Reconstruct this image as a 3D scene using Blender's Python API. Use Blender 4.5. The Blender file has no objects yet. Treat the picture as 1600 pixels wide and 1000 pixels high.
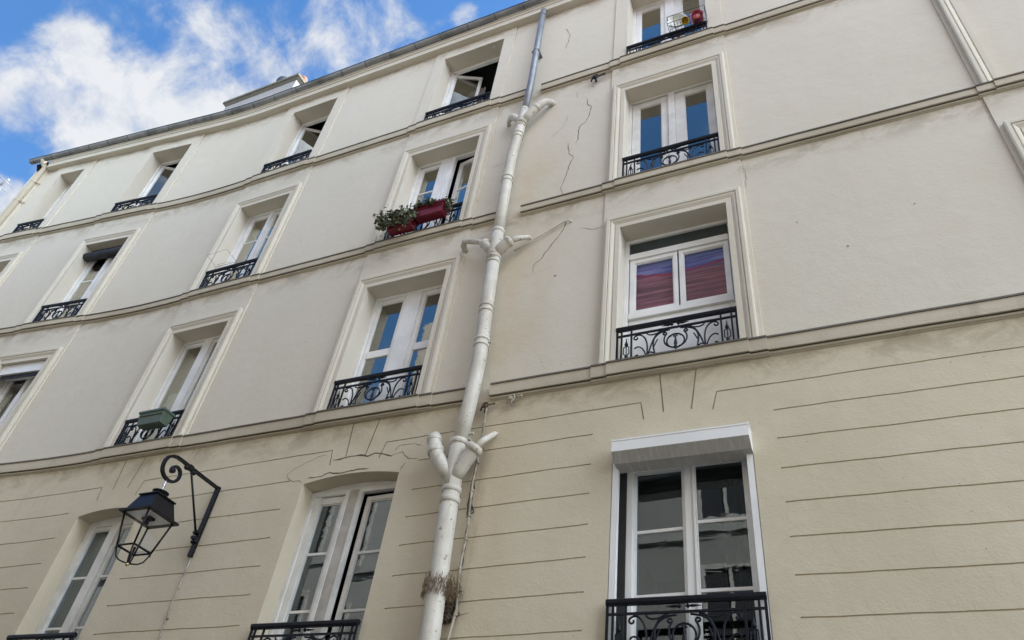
import bpy, math, random
from mathutils import Vector, Matrix
random.seed(7)
SC = bpy.context.scene
COL = SC.collection
R = math.radians
# ------------------------------------------------------------------ camera
cam = bpy.data.cameras.new('camera')
cam.sensor_width = 36.0
cam.lens = 26.73
cam.clip_start = 0.05
cam.clip_end = 2000
camo = bpy.data.objects.new('camera', cam)
COL.objects.link(camo)
camo.matrix_world = Matrix(((0.91004604, 0.18396339, 0.37144809, 0),
                            (0.39762886, -0.64055588, -0.65694707, 0),
                            (0.11707905, 0.74555056, -0.65608449, 0),
                            (0, 0, 0, 1)))
SC.camera = camo
SC.view_settings.view_transform = 'Standard'
SC.view_settings.look = 'None'
SC.view_settings.gamma = 1.0
SC.view_settings.exposure = 2.55
# ------------------------------------------------------------------ sun
SUN = Vector((0.60, 0.42, 0.70)).normalized()
sun = bpy.data.lights.new('sun', 'SUN')
sun.energy = 2.1
sun.angle = R(0.53)
sun.color = (1.0, 0.94, 0.85)
suno = bpy.data.objects.new('sun', sun)
suno.rotation_euler = SUN.to_track_quat('Z', 'Y').to_euler()
suno.location = (20, 20, 40)
COL.objects.link(suno)
# ------------------------------------------------------------------ world
W = bpy.data.worlds.new('World')
SC.world = W
W.use_nodes = True
nt = W.node_tree
nt.nodes.clear()
def wn(t, **k):
    n = nt.nodes.new(t)
    for a, b in k.items():
        setattr(n, a, b)
    return n
def wl(a, b):
    nt.links.new(a, b)
out = wn('ShaderNodeOutputWorld')
sky = wn('ShaderNodeTexSky', sky_type='NISHITA')
sky.sun_disc = False
sky.sun_elevation = math.asin(SUN.z)
sky.sun_rotation = math.atan2(SUN.x, SUN.y)
sky.altitude = 50
sky.air_density = 1.0
sky.dust_density = 0.3
sky.ozone_density = 3.0
hsv = wn('ShaderNodeHueSaturation')
hsv.inputs['Saturation'].default_value = 1.2
wl(sky.outputs[0], hsv.inputs['Color'])
bgs = wn('ShaderNodeBackground')
bgs.inputs[1].default_value = 0.050
wl(hsv.outputs[0], bgs.inputs[0])
tc = wn('ShaderNodeTexCoord')
def wmath(op, a, b=None, c=None, clamp=False):
    n = wn('ShaderNodeMath', operation=op)
    n.use_clamp = clamp
    for i, v in enumerate((a, b, c)):
        if v is None:
            continue
        if isinstance(v, (int, float)):
            n.inputs[i].default_value = v
        else:
            wl(v, n.inputs[i])
    return n.outputs[0]
# clouds: cumulus masses in some directions of the sky, torn by noise
BLOBS = [((-0.690, 0.176, 0.702), 0.038, 1.00), ((-0.656, 0.221, 0.722), 0.037, 0.90), ((-0.728, 0.182, 0.661), 0.043, 0.80),
         ((-0.683, 0.256, 0.684), 0.075, 1.00), ((-0.715, 0.222, 0.663), 0.051, 0.80), ((-0.602, 0.268, 0.752), 0.065, 0.85),
         ((-0.586, 0.309, 0.750), 0.059, 0.90), ((-0.710, 0.262, 0.654), 0.039, 0.90), ((-0.601, 0.225, 0.766), 0.049, 0.45),
         ((-0.612, 0.182, 0.769), 0.040, 0.35), ((-0.450, 0.298, 0.842), 0.057, 0.66), ((-0.482, 0.316, 0.817), 0.046, 0.55),
         ((-0.496, 0.264, 0.827), 0.030, 0.40), ((-0.411, 0.319, 0.854), 0.031, 0.45), ((-0.328, 0.351, 0.877), 0.014, 0.50),
         ((-0.762, 0.219, 0.609), 0.036, 0.55), ((-0.766, 0.250, 0.592), 0.030, 0.50), ((-0.786, 0.249, 0.566), 0.036, 0.85),
         ((0.35, 0.55, 0.75), 0.45, 0.85), ((0.8, -0.45, 0.5), 0.6, 1.0), ((0.45, -0.72, 0.55), 0.45, 1.0),  # wide unseen clouds, added behind the camera to light the facade
         ((-0.6, -0.75, 0.35), 0.22, 0.7), ((-0.3, 0.9, 0.3), 0.4, 0.8)]
acc = None
for d, r, w in BLOBS:
    dv = Vector(d).normalized()
    vm = wn('ShaderNodeVectorMath', operation='DOT_PRODUCT')
    wl(tc.outputs['Generated'], vm.inputs[0])
    vm.inputs[1].default_value = dv
    mr = wn('ShaderNodeMapRange', interpolation_type='SMOOTHERSTEP')
    wl(vm.outputs['Value'], mr.inputs['Value'])
    mr.inputs['From Min'].default_value = math.cos(r * 1.75)
    mr.inputs['From Max'].default_value = math.cos(r * 0.1)
    mr.inputs['To Max'].default_value = w
    acc = mr.outputs[0] if acc is None else wmath('MAXIMUM', acc, mr.outputs[0])
def wnoise(scale, detail, rough, off, dist=0.0):
    mp = wn('ShaderNodeMapping')
    mp.inputs['Location'].default_value = off
    wl(tc.outputs['Generated'], mp.inputs[0])
    n = wn('ShaderNodeTexNoise')
    n.inputs['Scale'].default_value = scale
    n.inputs['Detail'].default_value = detail
    n.inputs['Roughness'].default_value = rough
    n.inputs['Distortion'].default_value = dist
    wl(mp.outputs[0], n.inputs['Vector'])
    return n.outputs[0]
n1 = wnoise(14.0, 10, 0.62, (0.3, 1.2, 0.1), 0.25)
n2 = wnoise(2.6, 3, 0.5, (3.1, 0.4, 2.2))
n3 = wnoise(20.0, 7, 0.6, (1.3, 2.2, 0.9), 0.2)
dens = wmath('ADD', wmath('MULTIPLY', acc, 0.97), wmath('MULTIPLY', wmath('SUBTRACT', n1, 0.5), 2.3))
dens = wmath('ADD', dens, wmath('MULTIPLY', wmath('SUBTRACT', n2, 0.5), 0.25))
mr = wn('ShaderNodeMapRange', interpolation_type='SMOOTHSTEP')
wl(dens, mr.inputs['Value'])
mr.inputs['From Min'].default_value = 0.17
mr.inputs['From Max'].default_value = 0.98
cov = mr.outputs[0]
cr = wn('ShaderNodeMapRange')
wl(wmath('ADD', wmath('MULTIPLY', dens, 0.6), wmath('MULTIPLY', n3, 0.7)), cr.inputs['Value'])
cr.inputs['From Min'].default_value = 0.42
cr.inputs['From Max'].default_value = 1.0
cm = wn('ShaderNodeMix', data_type='RGBA')
wl(cr.outputs[0], cm.inputs[0])
cm.inputs[6].default_value = (0.42, 0.53, 0.74, 1)
cm.inputs[7].default_value = (0.97, 0.98, 1.0, 1)
bgc = wn('ShaderNodeBackground')
tint = wn('ShaderNodeMix', data_type='RGBA', blend_type='MULTIPLY')
tint.inputs[7].default_value = (0.86, 0.93, 1.0, 1)
wl(cm.outputs[2], tint.inputs[6])
wl(tint.outputs[2], bgc.inputs[0])
sepd = wn('ShaderNodeSeparateXYZ')
wl(tc.outputs['Generated'], sepd.inputs[0])
brt = wn('ShaderNodeMapRange')   # unseen clouds on this side are brightened to light the facade
wl(sepd.outputs[0], brt.inputs['Value'])
brt.inputs['From Min'].default_value = 0.05
brt.inputs['From Max'].default_value = 0.5
brt.inputs['To Min'].default_value = 0.155
brt.inputs['To Max'].default_value = 1.25
wl(brt.outputs[0], bgc.inputs[1])
tf = wn('ShaderNodeMapRange')
wl(sepd.outputs[0], tf.inputs['Value'])
tf.inputs['From Min'].default_value = -0.1
tf.inputs['From Max'].default_value = 0.3
wl(tf.outputs[0], tint.inputs[0])
mx = wn('ShaderNodeMixShader')
wl(wmath('MULTIPLY', cov, 0.95), mx.inputs[0])
wl(bgs.outputs[0], mx.inputs[1])
wl(bgc.outputs[0], mx.inputs[2])
wl(mx.outputs[0], out.inputs[0])

# ================================================================== materials
class NT:
    def __init__(s, name):
        s.m = bpy.data.materials.new(name)
        s.m.use_nodes = True
        s.t = s.m.node_tree
        s.b = s.t.nodes['Principled BSDF']
        s.o = s.t.nodes['Material Output']
    def n(s, t, **k):
        x = s.t.nodes.new(t)
        for a, b in k.items():
            setattr(x, a, b)
        return x
    def l(s, a, b):
        s.t.links.new(a, b)
    def math(s, op, a, b=None, clamp=False):
        x = s.n('ShaderNodeMath', operation=op)
        x.use_clamp = clamp
        for i, v in enumerate((a, b)):
            if v is None:
                continue
            if isinstance(v, (int, float)):
                x.inputs[i].default_value = v
            else:
                s.l(v, x.inputs[i])
        return x.outputs[0]
    def pos(s, scale=(1, 1, 1), loc=(0, 0, 0), obj=False):
        mp = s.n('ShaderNodeMapping')
        mp.inputs['Scale'].default_value = scale
        mp.inputs['Location'].default_value = loc
        if obj:
            s.l(s.n('ShaderNodeTexCoord').outputs['Object'], mp.inputs[0])
        else:
            s.l(s.n('ShaderNodeNewGeometry').outputs['Position'], mp.inputs[0])
        return mp.outputs[0]
    def noise(s, vec, scale, detail=4, rough=0.5, dist=0.0):
        x = s.n('ShaderNodeTexNoise')
        x.inputs['Scale'].default_value = scale
        x.inputs['Detail'].default_value = detail
        x.inputs['Roughness'].default_value = rough
        x.inputs['Distortion'].default_value = dist
        s.l(vec, x.inputs['Vector'])
        return x.outputs[0]
    def ramp(s, v, a, b, lo=0.0, hi=1.0):
        x = s.n('ShaderNodeMapRange', interpolation_type='SMOOTHSTEP')
        s.l(v, x.inputs['Value'])
        x.inputs['From Min'].default_value = a
        x.inputs['From Max'].default_value = b
        x.inputs['To Min'].default_value = lo
        x.inputs['To Max'].default_value = hi
        return x.outputs[0]
    def mix(s, f, a, b, mode='MIX'):
        x = s.n('ShaderNodeMix', data_type='RGBA', blend_type=mode)
        if isinstance(f, (int, float)):
            x.inputs[0].default_value = f
        else:
            s.l(f, x.inputs[0])
        for i, v in ((6, a), (7, b)):
            if isinstance(v, tuple):
                x.inputs[i].default_value = v + (1,) if len(v) == 3 else v
            else:
                s.l(v, x.inputs[i])
        return x.outputs[2]
    def bump(s, h, strength=0.3, dist=0.01):
        x = s.n('ShaderNodeBump')
        x.inputs['Strength'].default_value = strength
        x.inputs['Distance'].default_value = dist
        s.l(h, x.inputs['Height'])
        s.l(x.outputs[0], s.b.inputs['Normal'])
    def base(s, c):
        if isinstance(c, tuple):
            s.b.inputs['Base Color'].default_value = c + (1,)
        else:
            s.l(c, s.b.inputs['Base Color'])
    def rough(s, v):
        s.b.inputs['Roughness'].default_value = v

def plaster(name, base, dark, stain, bump=0.35, patch=0.35, pipe_stain=False, streak=0.3):
    k = NT(name)
    p = k.pos()
    big = k.noise(p, 0.55, 5, 0.6)
    mid = k.noise(p, 2.3, 6, 0.65, 0.4)
    c = k.mix(k.ramp(big, 0.35, 0.7, 0, patch), base, dark)
    c = k.mix(k.ramp(mid, 0.52, 0.75, 0, 0.28), c, stain)
    pale = k.noise(k.pos((1, 1, 1), (9, 3, 4)), 1.1, 6, 0.7, 0.6)
    c = k.mix(k.ramp(pale, 0.55, 0.72, 0, 0.25), c, tuple(min(0.9, v * 1.12) for v in base))
    st = k.noise(k.pos((5.0, 5.0, 0.35)), 1.0, 5, 0.65)
    st2 = k.noise(k.pos((0.6, 0.6, 0.9), (2, 5, 1)), 1.0, 3, 0.5)
    c = k.mix(k.math('MULTIPLY', k.ramp(st, 0.55, 0.78), k.ramp(st2, 0.45, 0.65, 0, streak)), c, dark)
    sp = k.noise(p, 26.0, 2, 0.5)
    c = k.mix(k.ramp(sp, 0.74, 0.80, 0, 0.45), c, (0.22, 0.18, 0.13))
    if pipe_stain:
        sx = k.n('ShaderNodeSeparateXYZ')
        k.l(k.n('ShaderNodeNewGeometry').outputs['Position'], sx.inputs[0])
        wob = k.noise(k.pos((1, 1, 0.8)), 1.6, 5, 0.6)
        d = k.math('ABSOLUTE', k.math('ADD', k.math('ADD', sx.outputs[0], 3.05), k.math('MULTIPLY', k.math('SUBTRACT', wob, 0.5), 0.9)))
        zr = k.math('MULTIPLY', k.ramp(sx.outputs[2], 1.5, 3.0), k.ramp(sx.outputs[2], 9.4, 8.0))
        f = k.math('MULTIPLY', k.math('MULTIPLY', k.ramp(d, 0.62, 0.05), zr), k.ramp(wob, 0.3, 0.6, 0.1, 0.42))
        c = k.mix(f, c, (0.50, 0.40, 0.25))
        d2 = k.math('ABSOLUTE', k.math('ADD', k.math('ADD', sx.outputs[0], 3.24), k.math('MULTIPLY', k.math('SUBTRACT', mid, 0.5), 0.3)))
        f2 = k.math('MULTIPLY', k.math('MULTIPLY', k.ramp(d2, 0.14, 0.02), k.ramp(sx.outputs[2], 4.3, 3.6)), k.ramp(st, 0.35, 0.6, 0.15, 0.6))
        c = k.mix(f2, c, (0.27, 0.20, 0.13))
        # patchy drip marks hanging below the mouldings
        acc = None
        for zb in (4.447, 7.32, 10.15, 12.67):
            m = k.math('MULTIPLY', k.ramp(sx.outputs[2], zb - 0.42, zb - 0.02), k.math('LESS_THAN', sx.outputs[2], zb + 0.01))
            acc = m if acc is None else k.math('MAXIMUM', acc, m)
        dn = k.noise(k.pos((2.2, 2.2, 3.0), (4, 0, 0)), 1.0, 6, 0.7, 0.5)
        c = k.mix(k.math('MULTIPLY', acc, k.ramp(dn, 0.42, 0.62, 0, 0.55)), c, (0.30, 0.245, 0.17))
    k.base(c)
    k.rough(0.92)
    k.b.inputs['Specular IOR Level'].default_value = 0.2
    h = k.math('ADD', k.math('MULTIPLY', k.noise(p, 55, 4, 0.6), 0.5), k.math('MULTIPLY', k.noise(p, 6, 5, 0.6), 1.3))
    k.bump(h, bump, 0.02)
    return k.m

def simple(name, col, rough=0.5, metal=0.0, var=0.12, vscale=8, bump=0.0, bscale=40, spec=0.5, obj=False):
    k = NT(name)
    p = k.pos(obj=obj)
    n = k.noise(p, vscale, 5, 0.6)
    c = k.mix(k.ramp(n, 0.35, 0.7), col, tuple(max(0, v * (1 - var * 2)) for v in col))
    k.base(c)
    k.rough(rough)
    k.b.inputs['Metallic'].default_value = metal
    k.b.inputs['Specular IOR Level'].default_value = spec
    if bump:
        k.bump(k.noise(p, bscale, 4, 0.6), bump, 0.01)
    return k.m

M = {}
M['render_upper'] = plaster('render_upper', (0.615, 0.567, 0.475), (0.54, 0.49, 0.39), (0.59, 0.51, 0.385), 0.25, 0.3, True)
M['render_lower'] = plaster('render_lower', (0.61, 0.545, 0.412), (0.50, 0.435, 0.315), (0.575, 0.48, 0.34), 0.26, 0.55, True, 0.6)
M['moulding'] = plaster('moulding', (0.53, 0.475, 0.37), (0.33, 0.28, 0.20), (0.46, 0.375, 0.27), 0.3, 0.6, False, 0.7)
M['surround'] = plaster('surround', (0.62, 0.575, 0.48), (0.52, 0.465, 0.365), (0.585, 0.50, 0.375), 0.25, 0.35, False, 0.6)
M['cap_dirt_groove_shade'] = plaster('cap_dirt_groove_shade', (0.17, 0.155, 0.13), (0.09, 0.08, 0.07), (0.22, 0.19, 0.14), 0.5, 0.6)
M['groove'] = simple('groove', (0.23, 0.185, 0.135), 0.95, var=0.25, vscale=5)
M['crack'] = simple('crack', (0.13, 0.10, 0.075), 0.95, var=0.3, vscale=9)
M['hairline'] = simple('hairline', (0.33, 0.29, 0.23), 0.95, var=0.2, vscale=9)
M['white_paint'] = simple('white_paint', (0.80, 0.80, 0.78), 0.42, var=0.07, vscale=3, bump=0.06)
M['old_white'] = simple('old_white', (0.72, 0.71, 0.67), 0.5, var=0.09, vscale=5, bump=0.12)
M['pvc'] = simple('pvc', (0.78, 0.78, 0.76), 0.32, var=0.05, vscale=2)
M['post_beige'] = simple('post_beige', (0.50, 0.465, 0.41), 0.7, var=0.15, vscale=4)
M['iron'] = simple('iron', (0.007, 0.009, 0.015), 0.45, spec=0.25, var=0.2, vscale=10, bump=0.15, bscale=60)
M['iron_lamp'] = simple('iron_lamp', (0.009, 0.008, 0.010), 0.45, spec=0.25, var=0.2, vscale=12, bump=0.1, bscale=90)
M['zinc'] = simple('zinc', (0.27, 0.285, 0.30), 0.48, metal=0.4, var=0.16, vscale=3.5, bump=0.05, bscale=12)
M['zinc_dark'] = simple('zinc_dark', (0.10, 0.11, 0.13), 0.5, metal=0.4, var=0.2, vscale=3.5)
M['gutter_zinc'] = simple('gutter_zinc', (0.30, 0.305, 0.30), 0.55, metal=0.25, var=0.25, vscale=2.5)
M['pipe'] = None
k = NT('pipe_paint')
p = k.pos()
c = k.mix(k.ramp(k.noise(p, 3, 5, 0.65), 0.35, 0.7), (0.60, 0.565, 0.485), (0.47, 0.43, 0.35))
c = k.mix(k.ramp(k.noise(k.pos((9, 9, 1.2)), 1.0, 5, 0.7), 0.50, 0.70, 0, 0.6), c, (0.42, 0.37, 0.29))
c = k.mix(k.ramp(k.noise(p, 17, 3, 0.6), 0.645, 0.70, 0, 0.8), c, (0.20, 0.13, 0.085))
k.base(c); k.rough(0.5); k.bump(k.noise(p, 30, 4, 0.6), 0.25, 0.01)
M['pipe'] = k.m
M['dark_pane_and_gap_shade'] = simple('dark_pane_and_gap_shade', (0.02, 0.02, 0.022), 0.8)
M['room'] = simple('room', (0.20, 0.19, 0.18), 0.9, var=0.15, vscale=1)
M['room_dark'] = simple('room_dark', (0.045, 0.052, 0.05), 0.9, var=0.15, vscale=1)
M['slate_panel'] = simple('slate_panel', (0.035, 0.05, 0.05), 0.6)
M['leaf'] = simple('leaf', (0.15, 0.175, 0.10), 0.6, var=0.35, vscale=14)
M['leaf_dry'] = simple('leaf_dry', (0.24, 0.20, 0.11), 0.7, var=0.35, vscale=14)
M['stem'] = simple('stem', (0.13, 0.10, 0.05), 0.8)
M['red_plastic'] = simple('red_plastic', (0.17, 0.006, 0.02), 0.35, var=0.12, vscale=6)
M['green_plastic'] = simple('green_plastic', (0.085, 0.12, 0.085), 0.4, var=0.12, vscale=6, bump=0.05)
M['soil'] = simple('soil', (0.03, 0.022, 0.015), 0.95, bump=0.5)
M['white_ceramic'] = simple('white_ceramic', (0.70, 0.72, 0.66), 0.25, var=0.06)
M['red_enamel'] = simple('red_enamel', (0.33, 0.02, 0.05), 0.25, var=0.15)
M['pink_enamel'] = simple('pink_enamel', (0.55, 0.12, 0.12), 0.35, var=0.15)
M['yellow_plastic'] = simple('yellow_plastic', (0.62, 0.38, 0.04), 0.4, var=0.15)
M['clay'] = simple('clay', (0.30, 0.14, 0.085), 0.8, var=0.2)
M['straw'] = simple('straw', (0.30, 0.215, 0.12), 0.9, var=0.35, vscale=30)
M['mud'] = simple('mud', (0.12, 0.085, 0.055), 0.95, var=0.4, vscale=12, bump=0.8, bscale=25)
M['cable'] = simple('cable', (0.40, 0.35, 0.27), 0.7, var=0.3, vscale=9)
M['cable_grey'] = simple('cable_grey', (0.42, 0.385, 0.33), 0.6, var=0.3, vscale=9)
M['steel'] = simple('steel', (0.6, 0.6, 0.6), 0.25, metal=0.9)
M['brass'] = simple('brass', (0.55, 0.45, 0.25), 0.3, metal=0.9)
M['frosted'] = simple('frosted', (0.75, 0.77, 0.80), 0.4, var=0.05)
M['curtain'] = simple('curtain', (0.62, 0.62, 0.60), 0.9, var=0.1, vscale=6)
M['curtain_y'] = simple('curtain_yellow', (0.42, 0.36, 0.16), 0.9, var=0.1, vscale=6)
M['curtain_g'] = simple('curtain_green', (0.16, 0.17, 0.10), 0.9, var=0.1, vscale=6)
M['blind_dark'] = simple('blind_dark', (0.025, 0.026, 0.035), 0.7, var=0.3, vscale=9)
M['asphalt'] = simple('asphalt', (0.05, 0.05, 0.05), 0.9, var=0.2, vscale=6, bump=0.6, bscale=90)
M['paving'] = simple('paving', (0.14, 0.135, 0.125), 0.9, var=0.15, vscale=2, bump=0.4)
M['opp_wall'] = plaster('opposite_render', (0.27, 0.255, 0.23), (0.21, 0.20, 0.18), (0.25, 0.23, 0.20), 0.3, 0.4)
M['opp_pale'] = plaster('opposite_pale', (0.36, 0.34, 0.305), (0.29, 0.27, 0.245), (0.33, 0.30, 0.265), 0.3, 0.4)
M['chimney'] = plaster('chimney_render', (0.36, 0.34, 0.33), (0.28, 0.26, 0.25), (0.33, 0.30, 0.28), 0.3, 0.4)
M['chimney_cap'] = plaster('chimney_cap', (0.18, 0.165, 0.13), (0.12, 0.11, 0.09), (0.2, 0.17, 0.12), 0.4, 0.5)
M['pvc_dirty'] = None
k = NT('shutter_box_underside')
c = k.mix(k.ramp(k.noise(k.pos((30, 6, 2)), 1.0, 5, 0.7), 0.45, 0.7, 0, 0.6), (0.42, 0.40, 0.37), (0.62, 0.61, 0.58))
k.base(c); k.rough(0.5)
M['pvc_dirty'] = k.m
k = NT('tiles')
w = k.n('ShaderNodeTexWave', wave_type='BANDS', bands_direction='Z')
w.inputs['Scale'].default_value = 1.3
w.inputs['Distortion'].default_value = 3.0
w.inputs['Detail'].default_value = 3
k.l(k.pos(), w.inputs['Vector'])
c = k.mix(w.outputs[1], (0.12, 0.05, 0.055), (0.19, 0.085, 0.09))
k.base(c); k.rough(0.8); k.bump(w.outputs[1], 0.6, 0.05)
M['tiles'] = k.m

def glass(name, tint=(0.80, 0.86, 0.86), wavy=0.0, boost=2.2, gcol=(1.0, 0.96, 0.89)):
    k = NT(name)
    k.t.nodes.remove(k.b)
    tr = k.n('ShaderNodeBsdfTransparent')
    tr.inputs[0].default_value = tint + (1,)
    gl = k.n('ShaderNodeBsdfGlossy')
    gl.inputs['Roughness'].default_value = 0.0
    gl.inputs['Color'].default_value = gcol + (1,)
    g = k.n('ShaderNodeNewGeometry')
    dt = k.n('ShaderNodeVectorMath', operation='DOT_PRODUCT')
    k.l(g.outputs['Normal'], dt.inputs[0]); k.l(g.outputs['Incoming'], dt.inputs[1])
    gr = k.math('POWER', k.math('SUBTRACT', 1.0, k.math('ABSOLUTE', dt.outputs['Value'])), 5.0)
    sch = k.math('ADD', 0.04, k.math('MULTIPLY', gr, 0.96))     # reflectance of one glass face
    f = k.math('MINIMUM', k.math('MULTIPLY', sch, boost), 1.0)
    mxs = k.n('ShaderNodeMixShader')
    k.l(f, mxs.inputs[0]); k.l(tr.outputs[0], mxs.inputs[1]); k.l(gl.outputs[0], mxs.inputs[2])
    if wavy:
        b = k.n('ShaderNodeBump')
        b.inputs['Strength'].default_value = wavy
        b.inputs['Distance'].default_value = 0.02
        k.l(k.noise(k.pos((1.2, 1.2, 4.5)), 3.2, 2, 0.4, 0.3), b.inputs['Height'])
        k.l(b.outputs[0], gl.inputs['Normal'])
    k.l(mxs.outputs[0], k.o.inputs[0])
    return k.m
M['glass'] = glass('window_glass', wavy=0.012, boost=4.2)
M['glass_low'] = glass('ground_window_glass', tint=(0.62, 0.66, 0.68), wavy=0.015, boost=3.0, gcol=(0.84, 0.93, 1.0))
M['glass_wavy'] = glass('clear_window_glass', tint=(0.97, 0.97, 0.97), wavy=0.02, boost=0.9)
k = NT('striped_cloth')
sx = k.n('ShaderNodeSeparateXYZ')
k.l(k.n('ShaderNodeTexCoord').outputs['Object'], sx.inputs[0])
wv = k.noise(k.pos((1.1, 1.1, 1.0), obj=True), 3.0, 3, 0.5)
zz = k.math('ADD', sx.outputs[2], k.math('MULTIPLY', k.math('SUBTRACT', wv, 0.5), 0.10))
zz = k.math('SUBTRACT', zz, k.math('MULTIPLY', k.math('ABSOLUTE', sx.outputs[0]), 0.10))
st = k.noise(k.pos((1.0, 1.0, 26.0), obj=True), 1.0, 4, 0.6, 0.3)
c = k.mix(k.ramp(st, 0.40, 0.60), (0.085, 0.05, 0.075), (0.23, 0.10, 0.145))
c = k.mix(k.ramp(zz, 1.40, 1.415), c, (0.24, 0.02, 0.045))
c = k.mix(k.ramp(zz, 1.445, 1.46), c, k.mix(k.ramp(st, 0.42, 0.58), (0.11, 0.09, 0.27), (0.27, 0.26, 0.50)))
k.base(c); k.rough(0.9)
k.bump(k.noise(k.pos((0.8, 0.8, 9.0), obj=True), 1.5, 3, 0.5, 0.4), 0.6, 0.04)
M['striped_cloth'] = k.m
M['glass_lamp'] = glass('lantern_glass', tint=(0.97, 0.97, 0.97), boost=0.7)

# ================================================================== mesh helpers
class MB:
    def __init__(s):
        s.v = []; s.f = []; s.sm = []; s.mi = []
        s.mats = []; s.cur = 0
    def mat(s, m):
        if m not in s.mats:
            s.mats.append(m)
        s.cur = s.mats.index(m)
        return s
    def face(s, idx, smooth=False):
        s.f.append(idx); s.sm.append(smooth); s.mi.append(s.cur)
    def quad(s, a, b, c, d, smooth=False):
        i = len(s.v)
        s.v += [tuple(a), tuple(b), tuple(c), tuple(d)]
        s.face((i, i + 1, i + 2, i + 3), smooth)
    def box(s, x0, x1, y0, y1, z0, z1, rot=None):
        i = len(s.v)
        P = [(x0, y0, z0), (x1, y0, z0), (x1, y1, z0), (x0, y1, z0), (x0, y0, z1), (x1, y0, z1), (x1, y1, z1), (x0, y1, z1)]
        if rot:
            P = [tuple(rot @ Vector(p)) for p in P]
        s.v += P
        for f in ((0, 3, 2, 1), (4, 5, 6, 7), (0, 1, 5, 4), (1, 2, 6, 5), (2, 3, 7, 6), (3, 0, 4, 7)):
            s.face(tuple(i + a for a in f))
        return s
    def frust(s, c, hx0, hy0, z0, hx1, hy1, z1):
        i = len(s.v)
        for hx, hy, z in ((hx0, hy0, z0), (hx1, hy1, z1)):
            s.v += [(c[0] - hx, c[1] - hy, z), (c[0] + hx, c[1] - hy, z), (c[0] + hx, c[1] + hy, z), (c[0] - hx, c[1] + hy, z)]
        for f in ((0, 3, 2, 1), (4, 5, 6, 7), (0, 1, 5, 4), (1, 2, 6, 5), (2, 3, 7, 6), (3, 0, 4, 7)):
            s.face(tuple(i + a for a in f))
        return s
    def tube(s, pts, r, n=8, cap=True, closed=False):
        pts = [Vector(p) for p in pts]
        m = len(pts)
        rs = r if isinstance(r, (list, tuple)) else [r] * m
        base = len(s.v)
        up = None
        for i, p in enumerate(pts):
            if closed:
                t = pts[(i + 1) % m] - pts[i - 1]
            elif i == 0:
                t = pts[1] - pts[0]
            elif i == m - 1:
                t = pts[-1] - pts[-2]
            else:
                t = (pts[i + 1] - p).normalized() + (p - pts[i - 1]).normalized()
            if t.length < 1e-9:
                t = Vector((0, 0, 1))
            t.normalize()
            if up is None:
                up = Vector((0, 0, 1)) if abs(t.z) < 0.9 else Vector((1, 0, 0))
            a = up - t * up.dot(t)
            if a.length < 1e-6:
                a = Vector((0, 1, 0)) - t * t.y
            a.normalize()
            up = a
            b = t.cross(a)
            for j in range(n):
                th = 2 * math.pi * j / n
                s.v.append(tuple(p + (a * math.cos(th) + b * math.sin(th)) * rs[i]))
        seg = m if closed else m - 1
        for i in range(seg):
            for j in range(n):
                a0 = base + i * n + j; a1 = base + i * n + (j + 1) % n
                b0 = base + ((i + 1) % m) * n + j; b1 = base + ((i + 1) % m) * n + (j + 1) % n
                s.face((a0, a1, b1, b0), True)
        if cap and not closed:
            s.face(tuple(base + j for j in range(n))[::-1])
            s.face(tuple(base + (m - 1) * n + j for j in range(n)))
        return s
    def lathe(s, c, axis, prof, n=16):
        axis = Vector(axis).normalized()
        a = Vector((0, 0, 1)) if abs(axis.z) < 0.9 else Vector((1, 0, 0))
        a = (a - axis * a.dot(axis)).normalized()
        b = axis.cross(a)
        base = len(s.v)
        c = Vector(c)
        for r, h in prof:
            for j in range(n):
                th = 2 * math.pi * j / n
                s.v.append(tuple(c + axis * h + (a * math.cos(th) + b * math.sin(th)) * max(r, 1e-4)))
        for i in range(len(prof) - 1):
            for j in range(n):
                s.face((base + i * n + j, base + i * n + (j + 1) % n, base + (i + 1) * n + (j + 1) % n, base + (i + 1) * n + j), True)
        s.face(tuple(base + j for j in range(n))[::-1])
        s.face(tuple(base + (len(prof) - 1) * n + j for j in range(n)))
        return s
    def build(s, name, mat=None, parent=None, loc=(0, 0, 0), rot=(0, 0, 0), bevel=0.0):
        me = bpy.data.meshes.new(name)
        me.from_pydata(s.v, [], s.f)
        mats = s.mats if s.mats else [mat]
        for m in mats:
            me.materials.append(m)
        me.polygons.foreach_set('use_smooth', s.sm)
        me.polygons.foreach_set('material_index', s.mi)
        me.update()
        o = bpy.data.objects.new(name, me)
        COL.objects.link(o)
        o.location = loc
        o.rotation_euler = rot
        if parent is not None:
            o.parent = parent
        if bevel:
            b = o.modifiers.new('bevel', 'BEVEL')
            b.width = bevel; b.segments = 2; b.limit_method = 'ANGLE'
        return o

def empty(name, loc, rz=0.0, parent=None):
    o = bpy.data.objects.new(name, None)
    o.empty_display_size = 0.2
    COL.objects.link(o)
    o.location = loc
    o.rotation_euler = (0, 0, rz)
    if parent is not None:
        o.parent = parent
    return o

def tag(o, label=None, cat=None, group=None, kind=None):
    if label: o['label'] = label
    if cat: o['category'] = cat
    if group: o['group'] = group
    if kind: o['kind'] = kind
    return o

# ================================================================== the facade line in plan (gently bent street front)
D0 = 5.55
TH = math.atan(0.0964)
SA, SB = -9.3, -10.9
RAD = (SA - SB) / TH
def phi(s):
    if s >= SA: return 0.0
    if s <= SB: return TH
    return TH * (SA - s) / (SA - SB)
def P(s, o=0.0, z=0.0):
    f = phi(s)
    if s >= SA:
        x, y = s, D0
    else:
        x = SA - RAD * math.sin(f); y = D0 - RAD * (1 - math.cos(f))
        if s < SB:
            x -= (SB - s) * math.cos(f); y -= (SB - s) * math.sin(f)
    return (x + o * math.sin(f), y - o * math.cos(f), z)

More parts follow.
